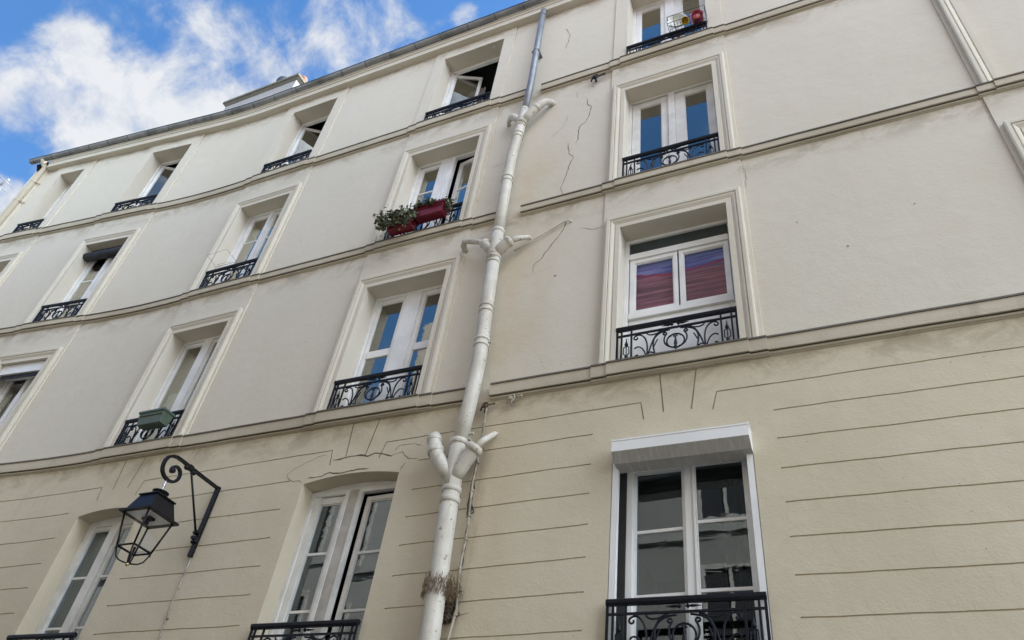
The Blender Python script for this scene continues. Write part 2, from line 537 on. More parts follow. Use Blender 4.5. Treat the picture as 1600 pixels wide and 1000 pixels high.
GZ = -1.6
BASE = Vector((-5.0, D0, GZ))
bld = empty('apartment_building', BASE)
tag(bld, 'cream rendered apartment building, five storeys with moulded bands, tall windows and black iron railings', 'building')
OFF = tuple(-BASE)
def at(s, o=0.0, z=0.0):
    p = P(s, o, z)
    return (p[0] - BASE.x, p[1] - BASE.y, p[2] - BASE.z)

S_L, S_R = -15.86, 7.0
PO = 0.02            # raised bay panels
BZ = [(4.447, 4.635), (7.32, 7.470), (10.15, 10.332)]     # moulded bands
FL = {1: (1.25, 3.743), 2: (4.60, 6.62), 3: (7.44, 9.475), 4: (10.28, 12.39)}
CORN = 12.67
KC = {0: (-1.3125, 0.595, 0.80), 1: (-4.75, 0.595, 0.80), 2: (-8.22, 0.527, 0.735), 3: (-11.82, 0.507, 0.72), 4: (-14.57, 0.35, 0.56), 6: (2.70, 0.595, 0.80)}
HOLES = {1: [0, 1, 2, 3, 4], 2: [0, 1, 2, 3, 4, 6], 3: [0, 1, 2, 3, 4, 6], 4: [0, 1, 2, 3, 4, 6]}
DEP = {1: 0.20, 2: 0.195, 3: 0.185, 4: 0.265}

def subdiv(cuts, a, b, step):
    cs = sorted(set([a, b] + [round(c, 5) for c in cuts if a < c < b]))
    r = []
    for i in range(len(cs) - 1):
        n = max(1, int(math.ceil((cs[i + 1] - cs[i]) / step)))
        for j in range(n):
            r.append(cs[i] + (cs[i + 1] - cs[i]) * j / n)
    r.append(cs[-1])
    return r

def grid(mb, ss, zf, cell):
    """cell(i,j)-> out value or ('hole', depth)"""
    ni, nj = len(ss) - 1, len(zf) - 1
    C = [[cell(i, j) for j in range(nj)] for i in range(ni)]
    for i in range(ni):
        a, b = ss[i], ss[i + 1]
        for j in range(nj):
            c = C[i][j]
            z00, z10, z11, z01 = zf[j](a), zf[j](b), zf[j + 1](b), zf[j + 1](a)
            if not isinstance(c, tuple):
                mb.quad(P(a, c, z00), P(b, c, z10), P(b, c, z11), P(a, c, z01))
            co = -c[1] if isinstance(c, tuple) else c
            if i + 1 < ni:
                d = C[i + 1][j]
                do = -d[1] if isinstance(d, tuple) else d
                if abs(co - do) > 1e-6:
                    lo, hi = min(co, do), max(co, do)
                    mb.quad(P(b, lo, z10), P(b, hi, z10), P(b, hi, z11), P(b, lo, z11))
            if j + 1 < nj:
                d = C[i][j + 1]
                do = -d[1] if isinstance(d, tuple) else d
                if abs(co - do) > 1e-6:
                    lo, hi = min(co, do), max(co, do)
                    mb.quad(P(a, lo, z01), P(b, lo, z11), P(b, hi, z11), P(a, hi, z01))

# ---- upper wall (2nd to 5th storeys)
cuts = []
for kx, (c, h, pw) in KC.items():
    cuts += [c - h, c + h, c - pw, c + pw]
ss = subdiv(cuts, S_L, S_R, 0.5)
zs = [4.50]
for f in (2, 3, 4):
    zs += list(FL[f])
zs += [CORN + 0.1]
zf = [(lambda s, z=z: z) for z in zs]
def cell_up(i, j):
    m = 0.5 * (ss[i] + ss[i + 1])
    zm = 0.5 * (zs[j] + zs[j + 1])
    o = 0.0
    for kx, (c, h, pw) in KC.items():
        if abs(m - c) < pw:
            o = PO
        if abs(m - c) < h:
            for f in (2, 3, 4):
                if kx in HOLES[f] and FL[f][0] < zm < FL[f][1]:
                    if kx == 6 and f >= 3:
                        return -0.025
                    return ('hole', DEP[f] + 0.07)
    return o
mb = MB()
grid(mb, ss, zf, cell_up)
wall_up = mb.build('upper_wall', M['render_upper'], bld, OFF)

# ---- lower wall with incised joints
ROW = {  # z of each joint line at a few places along the front
    0: [(-16, 3.99), (-8.57, 4.077), (-5.14, 4.126), (-1.65, 4.159), (7, 4.15)],
    1: [(-16, 3.68), (-9.0, 3.757), (-5.56, 3.802), (-3.95, 3.85), (-2.11, 3.88), (7, 3.89)],
    2: [(-16, 3.36), (-9.0, 3.427), (-5.56, 3.475), (-3.95, 3.525), (-2.11, 3.569), (-0.5, 3.601), (7, 3.60)],
    3: [(-16, 3.05), (-9.0, 3.106), (-5.56, 3.151), (-3.95, 3.231), (-2.11, 3.282), (-0.5, 3.326), (7, 3.32)],
    4: [(-16, 2.78), (-9.0, 2.814), (-5.56, 2.85), (-3.95, 2.943), (-2.11, 2.987), (-0.5, 3.027), (7, 3.02)],
    5: [(-16, 2.49), (-9.0, 2.519), (-5.56, 2.56), (-3.95, 2.649), (-2.11, 2.693), (-0.5, 2.738), (7, 2.73)],
    6: [(-16, 2.19), (-9.0, 2.22), (-5.56, 2.261), (-3.95, 2.353), (-2.11, 2.406), (-0.5, 2.444), (7, 2.43)],
}
def interp(tab, s):
    if s <= tab[0][0]: return tab[0][1]
    for (a, za), (b, zb) in zip(tab, tab[1:]):
        if s <= b:
            return za + (zb - za) * (s - a) / (b - a)
    return tab[-1][1]
def rowz(k, s):
    if k <= 6:
        return interp(ROW[k], s)
    return interp(ROW[6], s) - 0.30 * (k - 6)
def jit(s, k):
    return 0.002 * math.sin(s * 3.1 + k * 1.7) + 0.0015 * math.sin(s * 7.7 + k) + 0.001 * math.sin(s * 19 + k * 2.3)
mb = MB()
bays = sorted([(c - pw, c + pw, kx) for kx, (c, h, pw) in KC.items()])
spans = []
x = S_L
for a, b, kx in bays:
    spans.append((x, a)); x = b
spans.append((x, S_R))
NR = 11
G = 0.0062
for a, b in spans:
    sl = subdiv([], a, b, 0.09)
    zf = [lambda s: GZ]
    for k in range(NR, -1, -1):
        zf.append(lambda s, k=k: rowz(k, s) + jit(s, k) - G)
        zf.append(lambda s, k=k: rowz(k, s) + jit(s, k) + G)
    zf.append(lambda s: 4.50)
    grid(mb, sl, zf, lambda i, j: -0.011 if j % 2 == 1 else 0.0)
for a, b, kx in bays:
    c, h, pw = KC[kx]
    sl = subdiv([c - h, c + h], a, b, 0.12)
    z0, z1 = FL[1]
    ztop = {0: 3.70, 1: 3.743, 2: 3.69, 3: 3.62, 4: 3.55, 6: 3.7}[kx]
    has = kx in HOLES[1]
    def arch(s, c=c, h=h, zt=ztop):
        t = (s - c) / h
        return zt + 0.062 * max(0.0, 1 - t * t)
    zf = [lambda s: GZ, lambda s: z0, arch, lambda s: 4.50]
    def cl(i, j, sl=sl, c=c, h=h, has=has):
        m = 0.5 * (sl[i] + sl[i + 1])
        if has and j == 1 and abs(m - c) < h:
            return ('hole', DEP[1] + 0.07)
        return 0.0
    grid(mb, sl, zf, cl)
wall_lo = mb.build('lower_wall', M['render_lower'], bld, OFF)
tag(wall_lo, 'lower wall with incised horizontal joints')

# joints that bend round the flat arches (short ribbons cut in the bays)
def ribbon(mb, pts, w, o=0.0015, taper=False):
    """thin strip along (s,z) points"""
    n = len(pts)
    L = []
    for i, (s, z) in enumerate(pts):
        a = pts[max(0, i - 1)]; b = pts[min(n - 1, i + 1)]
        dx, dz = b[0] - a[0], b[1] - a[1]
        l = math.hypot(dx, dz) or 1
        ww = w * (0.35 if taper and i in (0, n - 1) else 1) * 0.5
        L.append(((s - dz / l * ww, z + dx / l * ww), (s + dz / l * ww, z - dx / l * ww)))
    for (a, b), (c, d) in zip(L, L[1:]):
        mb.quad(P(b[0], o, b[1]), P(d[0], o, d[1]), P(c[0], o, c[1]), P(a[0], o, a[1]))
def bay_joints(kx, W_=0.011):
    c, h, pw = KC[kx]
    mb = MB()
    z0 = rowz(0, c)
    lx, rx = c - pw, c + pw
    sp = 0.345 if kx < 2 else 0.36
    ribbon(mb, [(lx, rowz(0, lx) + jit(lx, 0)), (lx + .2, rowz(0, lx + .2)), (c - sp, rowz(0, c - sp)), (c - sp + 0.028, z0 - 0.19)], W_)
    ribbon(mb, [(rx, rowz(0, rx) + jit(rx, 0)), (rx - .2, rowz(0, rx - .2)), (c + sp, rowz(0, c + sp)), (c + sp - 0.045, z0 - 0.185)], W_)
    ribbon(mb, [(c - 0.165, 4.447), (c - 0.135, 4.02)], W_)
    ribbon(mb, [(c + 0.175, 4.447), (c + 0.115, 4.01)], W_)
    return mb.build('arch_joint', M['groove'], bld, OFF)
for kx in (0, 1, 2, 3, 6):
    bay_joints(kx)

# ---- bands
def band(zb, zt, name):
    H = zt - zb
    prof = [(0.0, 0.0), (0.010, 0.003), (0.014, 0.010), (0.028, 0.013), (0.034, 0.021), (0.034, 0.032), (0.022, 0.034), (0.022, 0.040), (0.046, 0.0405), (0.060, 0.041),
            (0.062, H * 0.45), (0.061, H - 0.020), (0.073, H - 0.018), (0.073, H - 0.001), (-0.002, H + 0.006)]
    dirt_and_shade = {6, 7, 11, 12, 13}  # weathered lip, plus groove faces coloured dark for drip shadow and grime
    secs = []
    x = S_L
    for a, b, kx in bays:
        c, h, pw = KC[kx]
        secs.append((x, a - 0.03, 0.0))
        secs.append((a - 0.03, c - h - 0.075, 0.014))
        secs.append((c - h - 0.075, c + h + 0.075, 0.028))
        secs.append((c + h + 0.075, b + 0.03, 0.014))
        x = b + 0.03
    secs.append((x, S_R, 0.0))
    out = []
    for a, b, e in secs:
        if a < -3.475 < b:
            out.append((a, -3.475, e, 0, 1)); out.append((-3.235, b, e, 1, 0))
        else:
            out.append((a, b, e, 0, 0))
    L_, R_ = (MB(), MB()), (MB(), MB())
    for q, (a, b, e, c0, c1) in enumerate(out):
        mb, cap = L_ if b < -3.4 else R_
        sl = subdiv([], a, b, 0.3)
        def pt(s, k):
            o, dz = prof[k]
            wob = 0.0012 * math.sin(s * 5.3 + zb) + 0.001 * math.sin(s * 13.0)
            oo = o + (e if o > 0.001 else (0.0 if o < 0 else 0.0))
            return P(s, oo, zb + dz + wob)
        for s0, s1 in zip(sl, sl[1:]):
            for k in range(len(prof) - 1):
                t = cap if k in dirt_and_shade else mb
                t.quad(pt(s0, k), pt(s1, k), pt(s1, k + 1), pt(s0, k + 1))
        for s_, side, flag in ((a, 0, c0), (b, 1, c1)):
            nb = None
            if side == 0 and q > 0: nb = out[q - 1][2]
            if side == 1 and q < len(out) - 1: nb = out[q + 1][2]
            if flag or nb is None or e > nb:
                i = len(mb.v)
                pts = [pt(s_, k) for k in range(len(prof))]
                mb.v += pts
                idx = tuple(range(i, i + len(prof)))
                mb.face(idx if side == 0 else idx[::-1])
    for m_, c_ in (L_, R_):
        o = m_.build(name, M['moulding'], bld, OFF)
        c_.build('weathered_cap_groove_shade', M['cap_dirt_groove_shade'], o)
    return o
for zb, zt in BZ:
    band(zb, zt, 'string_course')

# ---- cornice, gutter, roof
def sweep(prof, a, b, step=0.3, caps=True, mb=None, wob=0.0):
    mb = mb or MB()
    sl = subdiv([], a, b, step)
    for s0, s1 in zip(sl, sl[1:]):
        for k in range(len(prof) - 1):
            w0 = wob * math.sin(s0 * 2.1); w1 = wob * math.sin(s1 * 2.1)
            mb.quad(P(s0, prof[k][0], prof[k][1] + w0), P(s1, prof[k][0], prof[k][1] + w1), P(s1, prof[k + 1][0], prof[k + 1][1] + w1), P(s0, prof[k + 1][0], prof[k + 1][1] + w0))
    if caps:
        for s_, fl in ((a, 0), (b, 1)):
            i = len(mb.v)
            mb.v += [P(s_, o, z) for o, z in prof]
            idx = tuple(range(i, i + len(prof)))
            mb.face(idx[::-1] if fl else idx)
    return mb
cprof = [(0.0, CORN), (0.125, CORN), (0.130, CORN + 0.115), (0.145, CORN + 0.12), (0.150, CORN + 0.165), (0.165, CORN + 0.17), (0.165, CORN + 0.20), (-0.3, CORN + 0.22)]
sweep(cprof, -15.42, S_R).build('cornice', M['surround'], bld, OFF)
gprof = []
gc = (0.205, CORN + 0.262)
for i in range(13):
    t = math.pi + math.pi * i / 12
    gprof.append((gc[0] - 0.066 * math.cos(t), gc[1] + 0.062 * math.sin(t)))
gprof = gprof[::-1]
gin = [(gc[0] + (o - gc[0]) * 0.95, gc[1] + (z - gc[1]) * 0.95) for o, z in gprof][::-1]
gut = sweep(gprof + gin, S_L - 0.12, S_R, 0.3)
go = gut.build('gutter', M['gutter_zinc'], bld, OFF)
mb = MB()
sl = subdiv([], S_L - 0.12, S_R, 0.3)
mb.tube([P(s, gc[0] + 0.067, gc[1] + 0.004) for s in sl], 0.010, 8)
mb.build('gutter_bead', M['zinc_dark'], go)
s_ = S_L
while s_ < S_R:
    mb = MB()
    pts = [P(s_, o * 1.0 + (o - gc[0]) * 0.05, z + (z - gc[1]) * 0.05) for o, z in gprof]
    a = Vector(P(s_, 0)); f = phi(s_)
    mb.tube(pts, 0.007, 5)
    s_ += 0.55
    mb.build('gutter_bracket', M['zinc_dark'], go)
i = 0
mb = MB()
mb.v += [P(S_L - 0.12, o, z) for o, z in gprof]
mb.face(tuple(range(len(gprof))))
mb.build('gutter_end', M['gutter_zinc'], go)
roof = sweep([(0.13, CORN + 0.215), (-0.2, CORN + 0.34), (-4.2, 16.0), (-9.5, 12.2), (-9.5, GZ)], S_L, S_R, 0.6).build('roof', M['zinc'], bld, OFF)
# gable wall at the far end and near end
mb = MB()
for s_ in (S_L, S_R):
    mb.v += [P(s_, 0.0, GZ), P(s_, 0.0, CORN + 0.2), P(s_, -4.2, 15.9), P(s_, -9.5, 12.1), P(s_, -9.5, GZ)]
    n = len(mb.v)
    mb.face(tuple(range(n - 5, n)))
mb.build('gable_wall', M['render_upper'], bld, OFF)

def chimney(x0, x1, y0, y1, zt, rz, mats=('chimney', 'chimney_cap')):
    cx, cy = (x0 + x1) / 2, (y0 + y1) / 2
    hx, hy = (x1 - x0) / 2, (y1 - y0) / 2
    mb = MB()
    mb.box(-hx, hx, -hy, hy, 12.9 - zt, 0)
    o = mb.build('chimney', M[mats[0]], roof, (cx, cy, zt), (0, 0, rz))
    mb = MB()
    mb.frust((0, 0), hx + 0.01, hy + 0.01, -0.13, hx + 0.06, hy + 0.06, -0.06)
    mb.box(-hx - 0.08, hx + 0.08, -hy - 0.08, hy + 0.08, -0.059, 0.02)
    c = mb.build('chimney_cap', M[mats[1]], roof, (cx, cy, zt), (0, 0, rz))
    return cx, cy
CH = (-12.70, -10.47, 6.28, 6.95, 15.88)
cx, cy = chimney(*CH, R(-0.3))
mb = MB()
for px, rr, hh, m in ((0.42, 0.19, 0.46, 'zinc_dark'), (1.05, 0.10, 0.26, 'clay')):
    mb = MB()
    mb.lathe((cx + px, cy - .16, 15.88), (0, 0, 1), [(rr * .8, 0), (rr, 0.05), (rr * .95, hh * 0.6), (rr * 1.1, hh * 0.7), (rr * 1.05, hh * .85), (rr * .6, hh), (0, hh * 1.05)], 20)
    mb.build('chimney_pot', M[m], roof)
chimney(-4.42, -3.1, 6.28, 6.9, 16.4, 0)

# ---- window surrounds
TP = [(0.0, 0.020), (0.0, 0.044), (0.048, 0.044), (0.056, 0.034), (0.064, 0.040), (0.088, 0.056), (0.104, 0.060), (0.110, 0.048), (0.118, 0.066), (0.150, 0.068), (0.164, 0.062), (0.166, 0.020)]
def surround(kx, f):
    c, h, pw = KC[kx]
    z0, z1 = FL[f]
    zb = z0 - 0.02
    mb = MB()
    def ring(d, o):
        return [Vector((-h - d, -o, zb - z0)), Vector((-h - d, -o, z1 - z0 + d * 1.18)), Vector((h + d, -o, z1 - z0 + d * 1.18)), Vector((h + d, -o, zb - z0))]
    for (d0, o0), (d1, o1) in zip(TP, TP[1:]):
        A, B = ring(d0, o0), ring(d1, o1)
        for i in range(3):
            mb.quad(A[i], A[i + 1], B[i + 1], B[i])
    o = mb.build('window_surround', M['surround'], bld, at(c, 0, z0), (0, 0, phi(c)))
    return o
for f in (2, 3):
    for kx in HOLES[f]:
        surround(kx, f)

# ---- windows
def ringbars(mb, x0, x1, z0, z1, t, y0, y1, tb=None, tl=None, tr=None):
    tb = t if tb is None else tb
    tl = t if tl is None else tl
    tr = t if tr is None else tr
    mb.box(x0, x0 + tl, y0, y1, z0, z1)
    mb.box(x1 - tr, x1, y0, y1, z0, z1)
    mb.box(x0 + tl, x1 - tr, y0 + .001, y1 - .001, z1 - t, z1)
    mb.box(x0 + tl, x1 - tr, y0 + .001, y1 - .001, z0, z0 + tb)

def make_sash(par, x0, x1, z0, z1, st, y, bars=(), ang=0.0, hinge='L', mat='white_paint', gl='glass', stl=None, st_r=None, rail=None):
    """one leaf; origin at its hinge edge"""
    hx = x0 if hinge == 'L' else x1
    mb = MB()
    a, b = x0 - hx, x1 - hx
    stl = st if stl is None else stl
    st_r = st if st_r is None else st_r
    ringbars(mb, a, b, z0, z1, st, 0, 0.05, tl=stl, tr=st_r)
    # glazing bead
    pa, pb = a + stl, b - st_r
    ringbars(mb, pa, pb, z0 + st, z1 - st, 0.012, 0.012, 0.038)
    rot = ang if hinge == 'L' else -ang
    o = mb.build('sash', M[mat], par, (hx, y, 0), (0, 0, rot), bevel=0.004)
    if bars:
        for bz in bars:
            mb = MB()
            t = 0.014
            if isinstance(bz, tuple):
                bz, t = bz
            mb.box(pa + .008, pb - .008, 0.006 if t > .03 else .012, 0.044, bz - t, bz + t)
            q = mb.build('glazing_bar', M[mat], par, (hx, y, 0), (0, 0, rot), bevel=0.003)
    mb = MB()
    mb.box(pa + .004, pb - .004, 0.022, 0.027, z0 + st + .004, z1 - st - .004)
    mb.build('glass_pane', M[gl], par, (hx, y, 0), (0, 0, rot))
    return o

def make_curtain(par, x0, x1, z0, z1, y, mat, waves=9, amp=0.02):
    mb = MB()
    n = waves * 6
    for i in range(n):
        xa, xb = x0 + (x1 - x0) * i / n, x0 + (x1 - x0) * (i + 1) / n
        ya, yb = y + amp * math.sin(i * 2 * math.pi / 6 + 0.6 * math.sin(i * .7)), y + amp * math.sin((i + 1) * 2 * math.pi / 6 + 0.6 * math.sin((i + 1) * .7))
        mb.quad((xa, ya, z0), (xb, yb, z0), (xb, yb, z1), (xa, ya, z1), True)
    return mb.build('curtain', M[mat], par)

def window(kx, f, mull, zt=0.0, zb=0.0, fr=0.045, mat='white_paint', mmat=None, room='room_dark', ztop=None, inset=0.0, mull_y=None):
    c, h, pw = KC[kx]
    z0, z1 = FL[f]
    if ztop: z1 = ztop
    H = z1 - z0
    d = DEP[f] + inset
    mb = MB()
    y0, y1 = d, d + 0.065
    ringbars(mb, -h - 0.005, h + 0.005, zb - 0.01, H + 0.08 if f == 1 else H + 0.005, fr if f != 1 else fr + 0.085, y0, y1, tb=0.06)
    # thin inner rebate
    w = mb.build('window', M[mat], bld, at(c, 0, z0), (0, 0, phi(c)), bevel=0.004)
    if mull:
        mb = MB()
        mb.box(mull[0], mull[1], y0 - (0.006 if mull_y is None else mull_y), y1 - 0.004, 0.05, H - 0.02)
        mb.build('mullion', M[mmat or mat], w, bevel=0.004)
    # room behind
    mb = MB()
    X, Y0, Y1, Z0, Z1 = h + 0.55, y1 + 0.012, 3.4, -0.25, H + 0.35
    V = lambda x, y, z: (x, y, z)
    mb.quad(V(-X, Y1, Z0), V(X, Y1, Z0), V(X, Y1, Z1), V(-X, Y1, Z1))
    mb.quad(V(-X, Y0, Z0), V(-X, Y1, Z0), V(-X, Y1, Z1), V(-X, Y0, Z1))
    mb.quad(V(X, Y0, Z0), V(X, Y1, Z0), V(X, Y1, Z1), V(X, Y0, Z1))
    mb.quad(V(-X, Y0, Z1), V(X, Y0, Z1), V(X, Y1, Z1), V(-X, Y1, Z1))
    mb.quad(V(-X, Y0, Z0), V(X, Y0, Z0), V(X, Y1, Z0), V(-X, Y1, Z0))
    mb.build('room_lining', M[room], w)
    return w, h, H, d, z0

# --- K0
w, h, H, d, z0 = window(0, 4, (-.075, .065))
make_sash(w, -.552, -.073, .05, 2.065, .075, d + .02)
make_sash(w, .063, .552, .05, 2.065, .075, d + .02, stl=.13)
mb = MB()
for i in range(16):
    mb.box(.20, .47, d + .09, d + .13, 1.98 - i * .055, 1.985 - i * .055, Matrix.Translation((0, d + .1, 1.98 - i * .055)) @ Matrix.Rotation(R(30), 4, 'X') @ Matrix.Translation((0, -d - .1, -1.98 + i * .055)))
mb.build('slatted_blind', M['curtain'], w)
w, h, H, d, z0 = window(0, 3, (-.052, .035), mat='old_white', fr=.04)
make_sash(w, -.555, -.054, .05, 1.985, .095, d + .02, mat='old_white')
make_sash(w, .037, .555, .05, 1.985, .09, d + .02, mat='old_white', stl=.125)
w, h, H, d, z0 = window(0, 2, None, fr=.045)
mb = MB()
mb.box(-.552, .552, d - .004, d + .06, 1.70, 1.785)      # transom rail
mb.box(-.552, .552, d - .004, d + .06, .80, .868)        # mid rail
mb.box(-.552, .552, d + .03, d + .05, .05, .80)
mb.box(-.50, .50, d + .018, d + .032, .12, .765)
mb.build('lower_panel', M['white_paint'], w, bevel=.004)
mb = MB()
mb.box(-.545, .545, d + .03, d + .036, 1.78, 1.985)
mb.build('transom_pane', M['slate_panel'], w)
make_sash(w, -.545, -.012, .87, 1.698, .055, d + .015, gl='glass_wavy', st_r=.045)
make_sash(w, .006, .545, .87, 1.698, .05, d + .015, gl='glass_wavy', stl=.045)
mb = MB()
for i in range(26):
    za, zb_ = .84 + i * .033, .84 + (i + 1) * .033
    ya, yb = d + .080 + .007 * math.sin(i * 1.7), d + .080 + .007 * math.sin((i + 1) * 1.7)
    mb.quad((-.56, ya, za), (.56, ya, za), (.56, yb, zb_), (-.56, yb, zb_), True)
mb.build('curtain', M['striped_cloth'], w)
w, h, H, d, z0 = window(0, 1, (-.022, .045), ztop=3.60, mat='pvc', mull_y=-.004)
make_sash(w, -.525, -.024, .05, 2.38, .05, d + .03, gl='glass_low', bars=(3.008 - z0, 2.455 - z0, 1.9 - z0), mat='pvc', stl=.06, ang=R(2.5), hinge='R', st_r=.018)
make_sash(w, .048, .555, .05, 2.38, .045, d - .01, gl='glass_low', bars=(3.03 - z0, 2.455 - z0, 1.9 - z0), mat='pvc', stl=.02, st_r=.06)
make_curtain(w, .22, .42, .1, 2.3, d + .3, 'curtain_g', 4, .03)
mb = MB()
mb.box(-.60, -.545, .0, .05, .02, 2.30); mb.box(.545, .60, .0, .05, .02, 2.30)
mb.box(.56, .60, .05, d, .02, 2.30)
mb.build('shutter_rail', M['pvc'], w)
mb = MB(); mb.box(-.592, -.525, d - .02, d + .028, .02, 2.36)
mb.build('gap_shade_bar', M['dark_pane_and_gap_shade'], w)  # solid dark bar standing in for the shade beside the inset sash
def shutter_box(w, hl, h, zt, zbm, out_, back=.0, mats=('pvc', 'pvc_dirty')):
    mb = MB()
    pr = [(-.002, zt), (-out_, zt - .012), (-out_, zbm), (-out_ * .45, zbm - .075), (back, zbm - .085)]
    def strip(k0, k1, m):
        mb.mat(M[m])
        (a, za), (b, zb_) = pr[k0], pr[k1]
        mb.quad((-hl, a, za), (-hl, b, zb_), (h, b, zb_), (h, a, za))
    strip(0, 1, mats[0]); strip(1, 2, mats[0]); strip(2, 3, mats[1]); strip(3, 4, mats[1])
    mb.mat(M[mats[0]])
    for x in (-hl, h):
        i = len(mb.v); mb.v += [(x, a, z) for a, z in pr]; mb.face(tuple(range(i, i + 5)))
        mb.box(x - .004, x + .004, -out_ - .003, 0, zt - .02, zt + .002)
    mb.box(-hl, h, -out_ - .004, -out_ + .01, zt - .022, zt - .006)
    return mb.build('roller_shutter_box', None, w)
shutter_box(w, .558, .602, 3.688 - z0, 3.565 - z0, .16, .07)

# --- K1
w, h, H, d, z0 = window(1, 4, None, fr=.05)
make_sash(w, -.545, -.02, .05, 2.05, .048, d + .03, ang=R(24))
make_sash(w, .02, .545, .05, 2.05, .048, d + .03, ang=R(96), hinge='R')
make_curtain(w, -.42, -.08, .1, 2.0, d + .42, 'curtain', 5, .02)
w, h, H, d, z0 = window(1, 3, (-.165, .085), fr=.05)
make_sash(w, -.555, -.16, .05, 1.97, .06, d + .02, bars=(8.775 - z0,), stl=.075, st_r=.035)
make_sash(w, .11, .552, .05, 1.95, .05, d + .03, bars=(8.72 - z0,), ang=R(9), hinge='R')
mb = MB()
mb.box(-.04, -.03, d - .012, d, .06, 2.0); mb.box(.0, .02, d - .018, d, .06, 2.0)
mb.build('mullion_bead', M['white_paint'], w)
w, h, H, d, z0 = window(1, 2, (-.10, .13), fr=.05)
make_sash(w, -.552, -.098, .05, 1.975, .055, d + .018, bars=((5.655 - z0, .055),), stl=.05)
make_sash(w, .128, .552, .05, 1.975, .055, d + .018, bars=((5.655 - z0, .055),))
w, h, H, d, z0 = window(1, 1, (-.11, .02), ztop=3.743, mat='old_white', mmat='post_beige', mull_y=.012)
mb = MB()
ringbars(mb, -.598, -.102, .02, H - .01, .05, d - .02, d + .02)
ringbars(mb, .017, .598, .02, H - .01, .05, d - .02, d + .02)
mb.build('inner_frame', M['old_white'], w, bevel=.004)
make_sash(w, -.545, -.152, .07, H - .065, .075, d + .015, gl='glass_low', bars=(3.046 - z0, 2.46 - z0, 1.85 - z0), mat='old_white', st_r=.05)
make_sash(w, .085, .548, .07, H - .085, .05, d + .03, gl='glass_low', bars=(3.038 - z0, 2.46 - z0, 1.85 - z0), mat='old_white', ang=R(2.5), hinge='R')

# --- K2
w, h, H, d, z0 = window(2, 4, None, fr=.045)
make_sash(w, -.48, 0.0, .05, 2.05, .045, d + .03, ang=R(33))
make_sash(w, 0.01, .48, .05, 2.05, .045, d + .03, ang=R(95), hinge='R')
make_curtain(w, -.36, -.08, .1, 2.0, d + .5, 'curtain_y', 5, .02)
w, h, H, d, z0 = window(2, 3, (-.035, .03), fr=.04)
make_sash(w, -.487, -.037, .05, 1.99, .055, d + .02, bars=(8.785 - z0,), stl=.09, st_r=.03)
make_sash(w, .028, .487, .05, 1.99, .05, d + .02, bars=(8.785 - z0,))
make_curtain(w, -.3, -.02, .1, 1.4, d + .4, 'curtain_g', 4, .03)
w, h, H, d, z0 = window(2, 2, (-.09, .06), fr=.035)
make_sash(w, -.49, -.088, .05, 1.985, .05, d + .02, stl=.04, st_r=.03)
make_sash(w, .058, .49, .05, 1.985, .045, d + .02, stl=.02)
make_curtain(w, -.44, .46, .1, 1.15, d + .12, 'curtain', 10, .012)
w, h, H, d, z0 = window(2, 1, (-.10, .03), ztop=3.69, mat='old_white')
make_sash(w, -.49, -.10, .07, H - .05, .04, d + .02, gl='glass_low', bars=(3.0 - z0, 2.412 - z0, 1.85 - z0), mat='old_white')
make_sash(w, .03, .49, .07, H - .05, .04, d + .02, gl='glass_low', bars=(3.0 - z0, 2.412 - z0, 1.85 - z0), mat='old_white')
make_curtain(w, -.30, -.08, .1, 2.25, d + .2, 'curtain', 5, .02)
make_curtain(w, .1, .45, .1, 2.25, d + .2, 'curtain', 7, .02)
# --- K3
w, h, H, d, z0 = window(3, 4, None, fr=.045)
make_sash(w, -.46, 0.0, .05, 2.05, .045, d + .03, ang=R(28))
make_sash(w, 0.01, .46, .05, 2.05, .045, d + .03, ang=R(92), hinge='R')
w, h, H, d, z0 = window(3, 3, (-.04, .04), fr=.05)
make_sash(w, -.457, -.04, .05, 1.98, .045, d + .02, bars=(8.72 - z0,))
make_sash(w, .04, .457, .05, 1.98, .045, d + .02, bars=(8.72 - z0,))
mb = MB()
mb.tube([(-h + .01, .10, H - .20), (h - .01, .10, H - .20)], .085, 16)
for i in range(7):
    mb.box(-h + .01, h - .01, .11 + .005 * (i % 2), .125 + .005 * (i % 2), H - .155 + i * .021, H - .137 + i * .021)
mb.build('rolled_blind', M['blind_dark'], w)
w, h, H, d, z0 = window(3, 2, (-.04, .04), fr=.05, mat='pvc')
make_sash(w, -.457, -.04, .05, 1.98, .045, d + .02, mat='pvc')
make_sash(w, .04, .457, .05, 1.98, .045, d + .02, mat='pvc')
mb = MB()
mb.box(-h + .004, h - .004, .012, d, H - .19, H - .006)
mb.box(-h + .004, -h + .05, .015, .05, .02, H - .19); mb.box(h - .05, h - .004, .015, .05, .02, H - .19)
mb.build('roller_shutter_box', M['pvc'], w, bevel=.004)
mb = MB()
for i in range(5):
    mb.box(-h + .05, h - .05, .045, .055, H - .27 + i * .017, H - .256 + i * .017)
mb.build('rolled_blind', M['blind_dark'], w)
w, h, H, d, z0 = window(3, 1, (-.04, .04), ztop=3.62, mat='old_white')
make_sash(w, -.46, -.04, .07, H - .05, .045, d + .02, mat='old_white')
make_sash(w, .04, .46, .07, H - .05, .045, d + .02, mat='old_white')
# --- K4
for f in (4, 3, 2, 1):
    w, h, H, d, z0 = window(4, f, (-.03, .03), fr=.04, ztop=3.55 if f == 1 else None)
    make_sash(w, -.30, -.03, .05, H - .05, .04, d + .02)
    make_sash(w, .03, .30, .05, H - .05, .04, d + .02)
# --- K6 (just outside the picture on the right)
w, h, H, d, z0 = window(6, 2, (-.05, .05))
make_sash(w, -.545, -.05, .05, 1.97, .06, d + .02)
make_sash(w, .05, .545, .05, 1.97, .06, d + .02)

